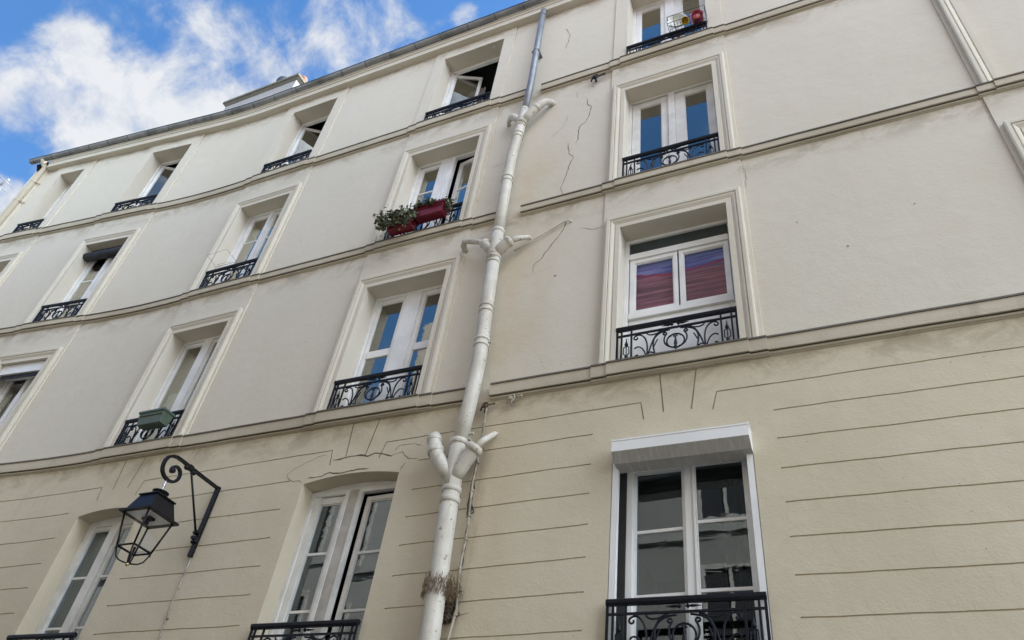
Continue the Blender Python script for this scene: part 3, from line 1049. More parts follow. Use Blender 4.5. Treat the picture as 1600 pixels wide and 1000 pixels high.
# ---- wrought iron railings
def spiral(cx, cz, r0, r1, a0, a1, n=22, y=0):
    return [(cx + (r0 + (r1 - r0) * i / n) * math.cos(a0 + (a1 - a0) * i / n), y, cz + (r0 + (r1 - r0) * i / n) * math.sin(a0 + (a1 - a0) * i / n)) for i in range(n + 1)]
def bez(p0, p1, p2, p3, n=14):
    r = []
    for i in range(n + 1):
        t = i / n; u = 1 - t
        r.append((u**3 * p0[0] + 3 * u * u * t * p1[0] + 3 * u * t * t * p2[0] + t**3 * p3[0], 0, u**3 * p0[1] + 3 * u * u * t * p1[1] + 3 * u * t * t * p2[1] + t**3 * p3[1]))
    return r
def rail_meshes(h):
    fr = MB()
    # posts and thin rails (z down from 0 = top)
    fr.box(-h, h, -.010, .010, -.108, -.092)
    fr.box(-h, h, -.008, .008, -.455, -.443)
    for x in (h - .035, h - .135):
        for s in (-1, 1):
            fr.box(s * x - .008, s * x + .008, -.008, .008, -.46, -.02)
    fr.box(-h - .02, -h + .0, -.007, .007, -.47, .0)
    fr.box(h - .0, h + .02, -.007, .007, -.47, .0)
    sw = MB()
    r = .0085
    T = lambda pts, rr=r: sw.tube(pts, rr, 6)
    # centre medallion
    T(spiral(0, -.27, .085, .085, 0, 2 * math.pi, 28)[:-1] + [(.085, 0, -.27)])
    for s in (-1, 1):
        m = lambda pts: [(s * x, y, z) for x, y, z in pts]
        T(m(spiral(.024, -.205, .022, .008, -.3, 4.6, 14)), .0068)
        # volutes flanking the medallion
        T(m(bez((.03, -.345), (.12, -.32), (.13, -.22), (.085, -.17)) + spiral(.105, -.165, .022, .007, 3.1, -2.4, 12)[1:]))
        # long S leaves
        sc = (h - .15) / .45
        T(m(bez((.11, -.12), (.20, -.09), (.25, -.30), (.30 * sc, -.44))))
        T(m(bez((.05, -.12), (.22, -.13), (.25, -.22), (.19, -.44))))
        T(m(bez((.13, -.12), (.22, -.16), (.28 * sc, -.15), (.30 * sc, -.115))), .0075)
        T(m(bez((.19, -.40), (.25, -.33), (.30 * sc, -.36), (.31 * sc, -.44))), .0075)
        T(m(bez((.31 * sc, -.44), (.26 * sc, -.20), (.34 * sc, -.11), (.40 * sc, -.12)) + spiral(.412 * sc, -.155, .03, .010, 1.9, -3.6, 14)[1:]))
        T(m(bez((.31 * sc, -.40), (.33 * sc, -.28), (.40 * sc, -.24), (.43 * sc, -.29))), .0075)
        T(m(spiral(.405 * sc, -.40, .03, .010, 2.0, -3.4, 14)))
        T(m(bez((.215, -.30), (.195, -.27), (.19, -.24), (.175, -.215))), .0068)
        # end spindles
        x = s * (h - .085)
        T([(x, 0, -.14), (x, 0, -.46)], .006)
        sw.lathe((x, 0, -.20), (0, 0, 1), [(.002, .05), (.006, .03), (.014, .0), (.02, -.02), (.006, -.035)], 8)
        T([(x - .026, 0, -.25), (x - .028, 0, -.33), (x, 0, -.36), (x + .028, 0, -.33), (x + .026, 0, -.25), (x, 0, -.235), (x - .026, 0, -.25)], .006)
        sw.lathe((x, 0, -.36), (0, 0, 1), [(.004, .02), (.018, .0), (.016, -.02), (.004, -.04), (.003, -.09)], 8)
        # small spikes above the medallion
        sw.lathe((s * .045, 0, -.058), (s, 0, 0), [(.004, -.03), (.020, -.012), (.007, .0), (.012, .02), (.002, .09)], 8)
    sw.lathe((0, 0, -.27), (0, 0, 1), [(.003, .07), (.012, .04), (.008, .02), (.014, 0), (.018, -.04), (.010, -.06), (.024, -.08), (.006, -.1), (.004, -.17)], 8)
    hr = MB()
    pr = [(-.024, -.018), (-.024, .004), (-.014, .014), (.014, .014), (.024, .004), (.024, -.022), (.014, -.036), (-.014, -.036)]
    for k in range(8):
        a, b = pr[k], pr[(k + 1) % 8]
        hr.quad((-h - .02, a[0], a[1]), (h + .02, a[0], a[1]), (h + .02, b[0], b[1]), (-h - .02, b[0], b[1]))
    for x in (-h - .02, h + .02):
        i = len(hr.v); hr.v += [(x, a, b) for a, b in pr]; hr.face(tuple(range(i, i + 8)))
    return fr, sw, hr
RAILS = {}
def railing(kx, f, ztop, out_=0.03):
    c, h, pw = KC[kx]
    key = round(h, 3)
    if key not in RAILS:
        fr, sw, hr = rail_meshes(h - .022)
        o = fr.build('railing', M['iron'], bld)
        a = sw.build('scrollwork', M['iron'], o)
        b = hr.build('handrail', M['iron'], o)
        RAILS[key] = (o.data, a.data, b.data)
    else:
        dt = RAILS[key]
        o = bpy.data.objects.new('railing', dt[0]); COL.objects.link(o); o.parent = bld
        for nm, m in (('scrollwork', dt[1]), ('handrail', dt[2])):
            q = bpy.data.objects.new(nm, m); COL.objects.link(q); q.parent = o
    o.location = at(c, out_, ztop)
    o.rotation_euler = (0, 0, phi(c))
    return o
for kx in (0, 1, 2, 3, 4):
    railing(kx, 2, 5.075)
    railing(kx, 3, 7.905)
    railing(kx, 4, 10.64 if kx < 2 else 10.68)
for kx, zt in ((0, 2.30), (1, 2.235), (2, 2.232), (3, 2.2)):
    railing(kx, 1, zt, .045)
railing(6, 2, 5.075)

# ---- cracks and hairlines (parts of the wall)
def crack(pts, w, mat='crack', o=0.0018, wall=wall_up, fine=True):
    P2 = []
    for (a, za), (b, zb) in zip(pts, pts[1:]):
        n = max(1, int(math.hypot(b - a, zb - za) / 0.045)) if fine else 1
        for i in range(n):
            t = i / n
            j = 0.009 if (i or P2) and fine else 0
            P2.append((a + (b - a) * t + random.uniform(-j, j), za + (zb - za) * t + random.uniform(-j, j) * .6))
    P2.append(pts[-1])
    mb = MB()
    n = len(P2)
    L = []
    for i, (s, z) in enumerate(P2):
        a = P2[max(0, i - 1)]; b = P2[min(n - 1, i + 1)]
        dx, dz = b[0] - a[0], b[1] - a[1]
        l = math.hypot(dx, dz) or 1
        ww = w * .5 * (random.uniform(.45, 1.25) if 0 < i < n - 1 else .2)
        L.append(((s - dz / l * ww, z + dx / l * ww), (s + dz / l * ww, z - dx / l * ww)))
    for (a, b), (c, d) in zip(L, L[1:]):
        mb.quad(P(b[0], o, b[1]), P(d[0], o, d[1]), P(c[0], o, c[1]), P(a[0], o, a[1]))
    return mb.build('crack', M[mat], wall)
crack([(-2.487, 9.654), (-2.458, 9.475), (-2.396, 9.395), (-2.463, 9.051), (-2.561, 8.976), (-2.561, 8.676), (-2.60, 8.60)], .010)
crack([(-2.703, 8.66), (-2.703, 8.595), (-2.671, 8.408), (-2.591, 8.303), (-2.62, 8.22), (-2.644, 8.159), (-2.706, 7.809), (-2.732, 7.689), (-2.688, 7.569), (-2.68, 7.47)], .0085)
crack([(-2.583, 7.076), (-2.626, 6.881), (-2.69, 6.766), (-2.777, 6.625), (-2.881, 6.438), (-2.971, 6.357), (-2.956, 6.226)], .0085)
crack([(-3.06, 6.20), (-2.86, 6.24)], .010, 'hairline', fine=False)
crack([(-2.996, 12.0), (-2.894, 11.75), (-2.91, 11.489), (-2.947, 11.3)], .012, 'hairline')
crack([(-2.402, 6.827), (-2.262, 6.745), (-2.115, 6.761)], .010, 'hairline')
crack([(-2.75, 9.35), (-2.80, 9.1), (-2.98, 8.9)], .007, 'hairline')
crack([(-2.66, 9.9), (-2.63, 9.72)], .008, 'hairline')
crack([(-3.85, 8.6), (-3.62, 8.62)], .008, 'hairline')
crack([(-3.9, 7.04), (-3.62, 7.15)], .007, 'hairline')
crack([(-0.5, 7.22), (-0.47, 7.0), (-0.5, 6.8)], .010, 'hairline', o=.0218)
crack([(-5.55, 3.812), (-5.624, 3.892), (-5.543, 3.953), (-5.396, 4.022), (-5.204, 4.085), (-5.14, 4.06)], .009, 'hairline', wall=wall_lo)
crack([(-5.05, 4.0), (-4.951, 4.003), (-4.824, 4.017), (-4.71, 4.017), (-4.596, 3.986), (-4.52, 4.01), (-4.44, 3.996), (-4.296, 3.953), (-4.26, 3.975)], .017, wall=wall_lo)
crack([(-4.26, 3.96), (-4.18, 3.98), (-4.094, 3.90), (-3.96, 3.872)], .009, wall=wall_lo)
crack([(-4.28, 4.0), (-4.22, 4.07), (-4.05, 4.06), (-3.95, 4.03)], .009, 'hairline', wall=wall_lo)
crack([(-5.318, 3.812), (-5.134, 3.808), (-5.047, 3.850), (-4.888, 3.818), (-4.733, 3.84), (-4.542, 3.838)], .013, wall=wall_lo)
crack([(-4.145, 3.755), (-4.136, 3.79), (-4.1, 3.85)], .010, wall=wall_lo)
crack([(-5.60, 3.86), (-5.50, 3.79), (-5.42, 3.80), (-5.37, 3.75)], .010, 'hairline', wall=wall_lo)
crack([(-3.275, 3.55), (-3.285, 3.35), (-3.27, 3.15)], .045, wall=wall_lo)
crack([(-3.265, 3.08), (-3.25, 2.85), (-3.26, 2.65)], .02, wall=wall_lo)
crack([(-3.30, 3.42), (-3.22, 3.20), (-3.30, 3.16)], .014, wall=wall_lo)
crack([(-3.22, 3.9), (-3.30, 3.75)], .012, wall=wall_lo)
for s_, z0_, z1_ in ((-3.945, 12.66, 12.2), (-5.55, 12.66, 12.1), (-7.49, 12.66, 12.2), (-11.10, 12.66, 12.2), (-14.0, 12.66, 12.2), (-0.512, 12.66, 12.2)):
    crack([(s_ + .012, z0_), (s_ + .004, z1_)], .018, 'hairline', o=.0012, fine=False)
# little spalls, filled screw holes
for s_, z_, r_ in ((-.05, 6.1, .012), (.35, 5.62, .014), (1.0, 6.0, .012), (-2.67, 6.1, .02), (1.62, 7.3, .01), (-6.1, 5.9, .012), (-7.0, 8.1, .012), (-4.33, 12.2, .02), (-4.6, 10.1, .012), (-2.4, 9.9, .012)):
    mb = MB()
    n = 7
    oo = .0025 + (PO if any(abs(s_ - c) < pw for c, h, pw in KC.values()) else 0)
    mb.v += [P(s_ + r_ * random.uniform(.6, 1.1) * math.cos(2 * math.pi * q / n), oo, z_ + r_ * random.uniform(.6, 1.1) * math.sin(2 * math.pi * q / n)) for q in range(n)]
    mb.face(tuple(range(n)))
    mb.build('filled_hole', M['hairline'], wall_up)

# ================================================================== drainpipes
def rings(mb, p, ax, r, hs=(0,), big=1.16, hh=.022):
    for h_ in hs:
        mb.lathe(Vector(p) + Vector(ax).normalized() * h_, ax, [(r * .98, -hh), (r * big, -hh * .8), (r * big, hh * .8), (r * .98, hh)], 20)
def WP(x, z, o=0.10):
    return Vector((x, D0 - o, z))
pb = Vector((-3.36, D0 - .12, GZ))
dp = empty('drainpipe', pb)
tag(dp, 'tall cream drainpipe with three forked branches and a zinc top length', 'drainpipe')
po = tuple(-pb)
LOW = [(-3.34, -1.6), (-3.34, 1.2), (-3.362, 2.1), (-3.40, 2.9), (-3.425, 3.5)]
mb = MB(); mb.tube([WP(x, z, .13) for x, z in LOW], .083, 24)
for z_ in (0.6, 1.9):
    rings(mb, WP(interp([(z, x) for x, z in LOW], z_), z_, .13), (0, 0, 1), .083, (0,))
mb.build('lower_pipe', M['pipe'], dp, po)
MID = [(-3.437, 3.85), (-3.40, 4.4), (-3.385, 4.97), (-3.42, 5.8), (-3.452, 6.72)]
mb = MB(); mb.tube([WP(x, z, .125) for x, z in MID], .076, 24)
for z_ in (5.12, 5.15 + .05, 5.62, 5.70, 6.42, 6.50):
    rings(mb, WP(interp([(z, x) for x, z in MID], z_), z_, .125), (0, 0, 1), .076, (0,), 1.13, .018)
mb.build('middle_pipe', M['pipe'], dp, po)
UPP = [(-3.452, 6.9), (-3.47, 7.6), (-3.475, 8.5), (-3.435, 9.1), (-3.41, 9.45)]
mb = MB(); mb.tube([WP(x, z, .12) for x, z in UPP], .072, 24)
for z_ in (7.98, 8.06, 8.96, 9.04, 9.22, 9.3):
    rings(mb, WP(interp([(z, x) for x, z in UPP], z_), z_, .12), (0, 0, 1), .072, (0,), 1.13, .016)
mb.build('upper_pipe', M['pipe'], dp, po)
TOPP = [(-3.408, 9.55), (-3.385, 10.4), (-3.395, 11.5), (-3.40, 12.68)]
mb = MB(); mb.tube([WP(x, z, .12) for x, z in TOPP], .052, 24)
for z_ in (11.3, 12.5):
    rings(mb, WP(-3.395, z_, .12), (0, 0, 1), .052, (0,), 1.15, .012)
mb.box(-3.46, -3.33, D0 - .16, D0 - .0, 11.27, 11.285)
mb.build('zinc_pipe', M['zinc'], dp, po)

def branch(name, pts, rs, collars=(), mat='pipe'):
    mb = MB()
    mb.tube([Vector(p) for p in pts], rs, 20)
    for p, ax, r in collars:
        rings(mb, p, ax, r, (0,), 1.09, .03)
    return mb.build(name, M[mat], dp, po)
V = Vector
# fork 1 (largest)
branch('fork', [WP(-3.425, 3.40, .13), WP(-3.43, 3.55, .13), WP(-3.437, 3.7, .13), WP(-3.437, 3.92, .13)], [.084, .084, .078, .078],
       [(WP(-3.415, 3.27, .13), (0, 0, 1), .086), (WP(-3.42, 3.38, .13), (0, 0, 1), .086), (WP(-3.437, 3.90, .13), (0, 0, 1), .082)])
branch('left_branch', [WP(-3.43, 3.50, .14), WP(-3.52, 3.60, .16), WP(-3.62, 3.74, .17), WP(-3.665, 3.84, .17), WP(-3.70, 3.93, .165), WP(-3.715, 3.985, .15), WP(-3.72, 4.02, .12)], [.066, .070, .072, .072, .068, .066, .056],
       [(WP(-3.655, 3.81, .17), (-.35, 0, 1), .076), (WP(-3.705, 3.95, .162), (-.3, .1, 1), .07)])
branch('right_branch', [WP(-3.42, 3.48, .14), WP(-3.36, 3.58, .15), WP(-3.24, 3.77, .17), WP(-3.215, 3.81, .17), WP(-3.214, 3.812, .17)], [.064, .068, .072, .074, .04],
       [(WP(-3.235, 3.78, .17), (.55, 0, .83), .08)])
branch('waste_spout', [WP(-3.22, 3.80, .17), WP(-3.17, 3.90, .12), WP(-3.11, 4.02, .03), WP(-3.10, 4.05, .0)], [.033, .032, .027, .01])
# fork 2
branch('fork', [WP(-3.452, 6.45, .13), WP(-3.452, 6.6, .13), WP(-3.452, 6.75, .13), WP(-3.452, 6.95, .13)], [.078, .083, .078, .074],
       [(WP(-3.45, 6.56, .13), (0, 0, 1), .076), (WP(-3.453, 6.97, .13), (0, 0, 1), .074)])
branch('left_branch', [WP(-3.45, 6.60, .13), WP(-3.53, 6.68, .15), WP(-3.60, 6.78, .15), WP(-3.62, 6.80, .15)], [.06, .062, .062, .03], [(WP(-3.59, 6.77, .15), (-.55, 0, .7), .062)])
branch('left_elbow', [WP(-3.60, 6.78, .15), WP(-3.70, 6.86, .14), WP(-3.85, 6.93, .13), WP(-3.93, 6.955, .12), WP(-3.955, 6.93, .08), WP(-3.955, 6.90, .0)], [.034, .034, .034, .038, .040, .036])
branch('right_branch', [WP(-3.45, 6.56, .13), WP(-3.36, 6.62, .15), WP(-3.26, 6.71, .16), WP(-3.24, 6.725, .16), WP(-3.239, 6.726, .16)], [.06, .066, .066, .066, .03], [(WP(-3.262, 6.705, .16), (.75, 0, .6), .066)])
branch('waste_spout', [WP(-3.27, 6.70, .16), WP(-3.17, 6.77, .12), WP(-3.06, 6.83, .05), WP(-3.04, 6.84, .0)], [.036, .035, .028, .01])
branch('thin_pipe', [WP(-3.22, 6.62, .07), WP(-3.02, 6.77, .035), WP(-2.72, 6.93, .03), WP(-2.62, 6.985, .03), WP(-2.55, 6.995, .025), WP(-2.53, 6.975, .0)], .011)
# fork 3
branch('fork', [WP(-3.41, 9.25, .12), WP(-3.41, 9.40, .12), WP(-3.408, 9.5, .12), WP(-3.408, 9.66, .12)], [.073, .078, .07, .06],
       [(WP(-3.41, 9.33, .12), (0, 0, 1), .07), (WP(-3.408, 9.63, .12), (0, 0, 1), .06)])
branch('left_elbow', [WP(-3.42, 9.36, .12), WP(-3.50, 9.43, .14), WP(-3.57, 9.51, .14), WP(-3.62, 9.54, .12), WP(-3.68, 9.545, .06), WP(-3.70, 9.54, .0)], [.045, .05, .05, .04, .032, .03], [(WP(-3.545, 9.485, .14), (-.6, 0, .75), .048)])
branch('right_branch', [WP(-3.42, 9.30, .12), WP(-3.32, 9.42, .14), WP(-3.17, 9.60, .14), WP(-3.09, 9.69, .12), WP(-3.03, 9.74, .06), WP(-3.02, 9.75, .0)], [.055, .058, .058, .052, .048, .045], [(WP(-3.20, 9.565, .14), (.64, 0, .76), .058)])
# wall brackets
for x, z in ((-3.37, 5.16), (-3.45, 6.46), (-3.475, 8.02), (-3.39, 4.0)):
    mb = MB()
    mb.box(x - .09, x + .09, D0 - .13, D0 - .11, z - .008, z + .008)
    mb.box(x - .01, x + .01, D0 - .11, D0, z - .008, z + .008)
    mb.build('pipe_bracket', M['pipe'], dp, po)

# far corner pipe
pc = Vector(P(-15.53, .09, GZ))
dp2 = empty('drainpipe', pc)
tag(dp2, 'cream drainpipe running down the far left corner of the building below the gutter end', 'drainpipe')
mb = MB()
mb.tube([P(-15.53, .09, GZ), P(-15.53, .09, 12.3), P(-15.53, .09, 12.72), P(-15.58, .16, 12.82), P(-15.6, .2, 12.9)], .058, 20)
mb.build('pipe', M['moulding'], dp2, tuple(-pc))
for z_ in (3.0, 6.0, 9.0, 11.55, 12.2):
    mb = MB()
    rings(mb, P(-15.53, .09, z_), (0, 0, 1), .058, (0,), 1.12, .03)
    a = P(-15.46, .06, z_)
    mb.tube([P(-15.47, .09, z_), P(-15.40, .0, z_)], .014, 6)
    mb.build('collar', M['moulding'], dp2, tuple(-pc))
mb = MB()
mb.quad(P(-15.86, .0, GZ), P(-15.86, .05, GZ), P(-15.86, .05, 12.72), P(-15.86, .0, 12.72))
mb.quad(P(-15.86, .05, GZ), P(-15.46, .05, GZ), P(-15.46, .05, 12.72), P(-15.86, .05, 12.72))
mb.quad(P(-15.46, .05, GZ), P(-15.46, .0, GZ), P(-15.46, .0, 12.72), P(-15.46, .05, 12.72))
mb.build('corner_pilaster', M['surround'], bld, OFF)

# ================================================================== street lantern
LX = -6.543
lb = Vector((LX, D0, 3.0))
lamp = empty('street_lantern', lb)
tag(lamp, 'black iron wall lantern with glass sides hanging from a scrolled bracket', 'street lamp')
lo = tuple(-lb)
mb = MB()
mb.box(LX - .024, LX + .024, D0 - .045, D0 - .003, 3.005, 3.835)
mb.box(LX - .02, LX + .02, D0 - .10, D0 - .04, 3.18, 3.215)
mb.lathe((LX + .028, D0 - .07, 3.26), (1, 0, 0), [(.022, -.06), (.026, -.03), (.026, .0), (.012, .02)], 10)
mb.lathe((LX + .028, D0 - .05, 3.165), (1, 0, 0), [(.022, -.06), (.026, -.03), (.026, .0), (.012, .02)], 10)
mb.build('wall_bar', M['iron_lamp'], lamp, lo, bevel=.004)
arm = [(5.52, 3.815), (5.3, 3.815), (5.101, 3.817), (4.95, 3.822), (4.86, 3.820), (4.801, 3.800), (4.757, 3.765), (4.738, 3.72), (4.735, 3.675), (4.742, 3.631), (4.76, 3.598), (4.79, 3.572), (4.835, 3.553), (4.885, 3.55), (4.933, 3.563), (4.965, 3.592), (4.983, 3.63), (4.984, 3.668), (4.970, 3.70), (4.945, 3.722), (4.912, 3.730), (4.88, 3.722), (4.857, 3.70), (4.85, 3.675), (4.86, 3.655)]
mb = MB()
# flat iron arm: sweep rectangle
def flat(mb, yz, w, t):
    n = len(yz)
    L = []
    for i, (y, z) in enumerate(yz):
        a = yz[max(0, i - 1)]; b = yz[min(n - 1, i + 1)]
        dy, dz = b[0] - a[0], b[1] - a[1]
        l = math.hypot(dy, dz) or 1
        tt = t * (1 - .35 * max(0, i - 6) / n)
        ny, nz = -dz / l * tt, dy / l * tt
        L.append([(LX - w, y + ny, z + nz), (LX + w, y + ny, z + nz), (LX + w, y - ny, z - nz), (LX - w, y - ny, z - nz)])
    for A, B in zip(L, L[1:]):
        for k in range(4):
            mb.quad(A[k], A[(k + 1) % 4], B[(k + 1) % 4], B[k], k in (0, 2))
    mb.quad(*L[0]); mb.quad(*L[-1])
flat(mb, arm, .017, .0155)
mb.lathe((LX, 4.87, 3.665), (1, 0, 0), [(.016, -.026), (.028, -.02), (.030, .02), (.016, .026)], 16)
mb.box(LX - .024, LX + .024, 5.04, 5.09, 3.785, 3.84)
mb.lathe((LX - .0, 5.14, 3.785), (0, 1, 0), [(.004, -.04), (.022, -.025), (.024, .0), (.01, .02)], 10)
mb.lathe((LX - .0, 5.02, 3.79), (0, 1, 0), [(.01, -.03), (.026, -.012), (.026, .012), (.01, .03)], 10)
mb.build('scroll_arm', M['iron_lamp'], lamp, lo)
mb = MB()
mb.tube([(LX, 5.085, 3.80), (LX, 5.49, 3.235)], .012, 8)
mb.build('strut', M['iron_lamp'], lamp, lo)
LC = (LX, 4.855)
mb = MB()
mb.lathe((LX, 4.855, 3.42), (0, 0, 1), [(.012, 0), (.016, .012), (.009, .028), (.016, .045), (.018, .06), (.009, .075), (.009, .12), (.005, .14)], 12)
mb.build('hook', M['steel'], lamp, lo)
mb = MB()
mb.lathe((LX, 4.855, 3.40), (0, 0, 1), [(.02, -.05), (.045, -.03), (.03, -.018), (.082, -.012), (.086, .0), (.07, .008), (.015, .022)], 24)
mb.frust(LC, .136, .136, 3.318, .132, .132, 3.330)
mb.frust(LC, .172, .172, 3.14, .118, .118, 3.318)
mb.frust(LC, .172, .172, 3.128, .172, .172, 3.14)
mb.build('lantern_roof', M['iron_lamp'], lamp, lo)
mb = MB()
# eave frame, open in the middle (white reflector plate inside)
for (a, b, c_, d_) in ((-.21, .21, -.21, -.165), (-.21, .21, .165, .21), (-.21, -.165, -.165, .165), (.165, .21, -.165, .165)):
    mb.box(LC[0] + a, LC[0] + b, LC[1] + c_, LC[1] + d_, 3.108, 3.128)
mb.build('eave_frame', M['iron_lamp'], lamp, lo)
mb = MB(); mb.box(LC[0] - .166, LC[0] + .166, LC[1] - .166, LC[1] + .166, 3.114, 3.124)
mb.build('reflector', M['frosted'], lamp, lo)
mb = MB()
mb.tube([(LX, 4.855, 3.112), (LX, 4.855, 3.04)], .022, 12)
for j in range(7):
    mb.box(LX - .06, LX + .06, 4.855 - .035 + j * .011, 4.855 - .031 + j * .011, 3.085, 3.112)
mb.build('lamp_fitting', M['iron_lamp'], lamp, lo)
TT, BB, ZT_, ZB_ = .166, .114, 3.11, 2.775
mb = MB()
cs = [(-1, -1), (1, -1), (1, 1), (-1, 1)]
for sx, sy in cs:
    mb.tube([(LC[0] + sx * TT, LC[1] + sy * TT, ZT_), (LC[0] + sx * BB, LC[1] + sy * BB, ZB_)], .012, 4)
for i in range(4):
    a, b = cs[i], cs[(i + 1) % 4]
    mb.tube([(LC[0] + a[0] * BB, LC[1] + a[1] * BB, ZB_), (LC[0] + b[0] * BB, LC[1] + b[1] * BB, ZB_)], .0115, 4)
    mb.tube([(LC[0] + a[0] * BB, LC[1] + a[1] * BB, ZB_ + .002), (LC[0] + a[0] * BB * 1.02, LC[1] + a[1] * BB * 1.02, ZB_ - .035)], .007, 6)
    # curved legs to the finial
    mb.tube([(LC[0] + a[0] * BB * t, LC[1] + a[1] * BB * t, z) for t, z in ((1.0, ZB_), (.92, ZB_ - .05), (.8, ZB_ - .10), (.55, ZB_ - .13), (.25, ZB_ - .14), (0, ZB_ - .14))], .0075, 6)
mb.tube([(LX, 4.855, 2.64), (LX, 4.855, 2.80)], .012, 8)
mb.build('cage', M['iron_lamp'], lamp, lo)
mb = MB(); mb.lathe((LX, 4.855, 2.625), (0, 0, 1), [(.004, -.022), (.018, -.01), (.02, .004), (.008, .018)], 12)
mb.build('finial', M['brass'], lamp, lo)
for i in range(4):
    a, b = cs[i], cs[(i + 1) % 4]
    mb = MB()
    q = .985
    pts = [(LC[0] + a[0] * TT * q, LC[1] + a[1] * TT * q, ZT_), (LC[0] + b[0] * TT * q, LC[1] + b[1] * TT * q, ZT_), (LC[0] + b[0] * BB * q, LC[1] + b[1] * BB * q, ZB_), (LC[0] + a[0] * BB * q, LC[1] + a[1] * BB * q, ZB_)]
    mb.quad(*pts)
    mb.build('glass_pane', M['glass_lamp'], lamp, lo)
# lamp cable
cb = Vector(P(-6.53, .01, 2.0))
mb = MB()
pts = [P(-6.535, .012, 3.04), P(-6.53, .012, 2.8), P(-6.54, .012, 2.55), P(-6.525, .012, 2.33), P(-6.50, .012, 2.1), P(-6.50, .012, 1.2), P(-6.5, .012, -1.5)]
mb.tube(pts, .0065, 6)
for z_ in (2.67, 2.36, 2.05):
    mb.lathe(P(-6.535 + .02 * (z_ < 2.4), .0, z_), (0, -1, 0), [(.012, 0), (.012, .012), (.006, .02)], 8)
o = mb.build('cable', M['cable_grey'], None, cb)
for v in o.data.vertices: v.co = v.co - cb
tag(o, 'thin grey cable clipped to the wall below the black lantern bracket', 'cable')
# cable beside the drainpipe
cb = Vector((-3.24, D0 - .05, 2.0))
mb = MB()
P0 = [(-3.25, 4.38), (-3.255, 4.2), (-3.245, 4.05), (-3.25, 3.8), (-3.262, 3.5), (-3.245, 3.2), (-3.235, 3.0), (-3.25, 2.75), (-3.245, 2.55), (-3.215, 2.3), (-3.235, 2.12), (-3.26, 1.95), (-3.26, 1.0), (-3.26, -1.5)]
mb.tube([WP(x + .004 * math.sin(z * 23), z, .035) for x, z in P0], .012, 8)
for z_ in (3.72, 3.42, 3.16, 2.93, 2.66, 2.42, 2.26):
    x_ = interp(sorted([(z, x) for x, z in P0]), z_)
    mb.lathe(WP(x_, z_, .03), (0, 0, 1), [(.014, -.014), (.019, -.008), (.019, .008), (.014, .014)], 8)
o = mb.build('conduit', M['cable'], None, cb)
for v in o.data.vertices: v.co = v.co - cb
tag(o, 'thin knotty beige conduit running down the wall just right of the drainpipe', 'cable')

# wall hooks (old insulators / brackets)
def hook(name, x, z, label, mat, s=1.0):
    b = Vector((x, D0, z))
    mb = MB()
    mb.tube([(0, 0, 0), (0, -.06 * s, .005)], .014 * s, 8)
    mb.tube([(-.05 * s, -.05 * s, -.05 * s), (-.03 * s, -.06 * s, .0), (-.01 * s, -.06 * s, .045 * s), (.03 * s, -.06 * s, .05 * s), (.045 * s, -.055 * s, .01 * s), (.01 * s, -.055 * s, -.03 * s), (.015 * s, -.05 * s, -.09 * s)], .011 * s, 6)
    mb.tube([(.03 * s, -.05 * s, .02 * s), (.12 * s, -.055 * s, .025 * s)], .009 * s, 6)
    mb.lathe((.12 * s, -.055 * s, .025 * s), (1, 0, 0), [(.008 * s, -.012 * s), (.018 * s, 0), (.008 * s, .014 * s)], 8)
    mb.lathe((-.005 * s, -.06 * s, .01 * s), (0, 1, 0), [(.02 * s, -.02 * s), (.03 * s, 0), (.02 * s, .02 * s)], 8)
    o = mb.build(name, M[mat], None, b)
    tag(o, label, 'hook')
hook('wall_hook', -2.36, 10.02, 'small black iron hook on the wall under the upper band, right of the drainpipe', 'iron', 1.15)
hook('wall_hook', -2.98, 4.40, 'small rusty beige hook under the lowest moulded band', 'cable', .9)
hook('wall_hook', -3.27, 4.36, 'rusty hook stub on the wall just right of the drainpipe under the lowest band', 'mud', .85)

# dry grass caught behind the pipe
gb = Vector((-3.38, D0 - .13, 2.45))
mb = MB()
for i in range(520):
    th = random.uniform(-math.pi, math.pi * .35)
    rr = .088 + random.uniform(0, .022)
    x = math.cos(th) * rr; y = math.sin(th) * rr
    if random.random() < .3:
        x = random.uniform(.05, .19); y = random.uniform(-.02, .10)
    z = random.uniform(-.05, .085)
    L = random.uniform(.035, .085)
    dx, dy, dz = random.gauss(0, .25), random.gauss(0, .2), -1 if random.random() < .75 else .8
    v = Vector((dx, dy, dz)).normalized() * L
    w_ = .0024
    a = Vector((x, y, z)); b = a + v * .5 + Vector((x, y, 0)) * .12; c_ = a + v
    mb.quad(a - Vector((w_, 0, 0)), a + Vector((w_, 0, 0)), b + Vector((w_, 0, 0)), b - Vector((w_, 0, 0)))
    mb.quad(b - Vector((w_, 0, 0)), b + Vector((w_, 0, 0)), c_ + Vector((.0006, 0, 0)), c_ - Vector((.0006, 0, 0)))
o = mb.build('dry_grass', M['straw'], None, gb)
tag(o, 'tuft of dry brown grass wrapped round the cream drainpipe', 'dry grass')
mb = MB()
for i in range(520):
    t = random.random()
    c_ = Vector((.085 + random.gauss(0, .025) + .03 * (1 - t), random.uniform(.07, .125), .02 - .27 * t))
    v = Vector((random.gauss(0, 1), random.gauss(0, .5), random.gauss(-.3, 1))).normalized() * random.uniform(.012, .035)
    u = v.orthogonal().normalized() * random.uniform(.004, .010)
    mb.quad(c_ - v - u * .3, c_ - v * .2 - u, c_ + v, c_ + u)
for i in range(14):
    c_ = Vector((.10 + random.gauss(0, .025), random.uniform(.10, .125), random.uniform(-.24, .02)))
    mb.tube([c_, c_ + Vector((random.gauss(0, .04), -.01, random.gauss(0, .04))), c_ + Vector((random.gauss(0, .06), -.02, random.gauss(-.03, .05)))], [.007, .005, .002], 5)
o = mb.build('debris', M['mud'], None, gb)
tag(o, 'dark rotten mortar debris between the drainpipe and the wall under the grass', 'debris')

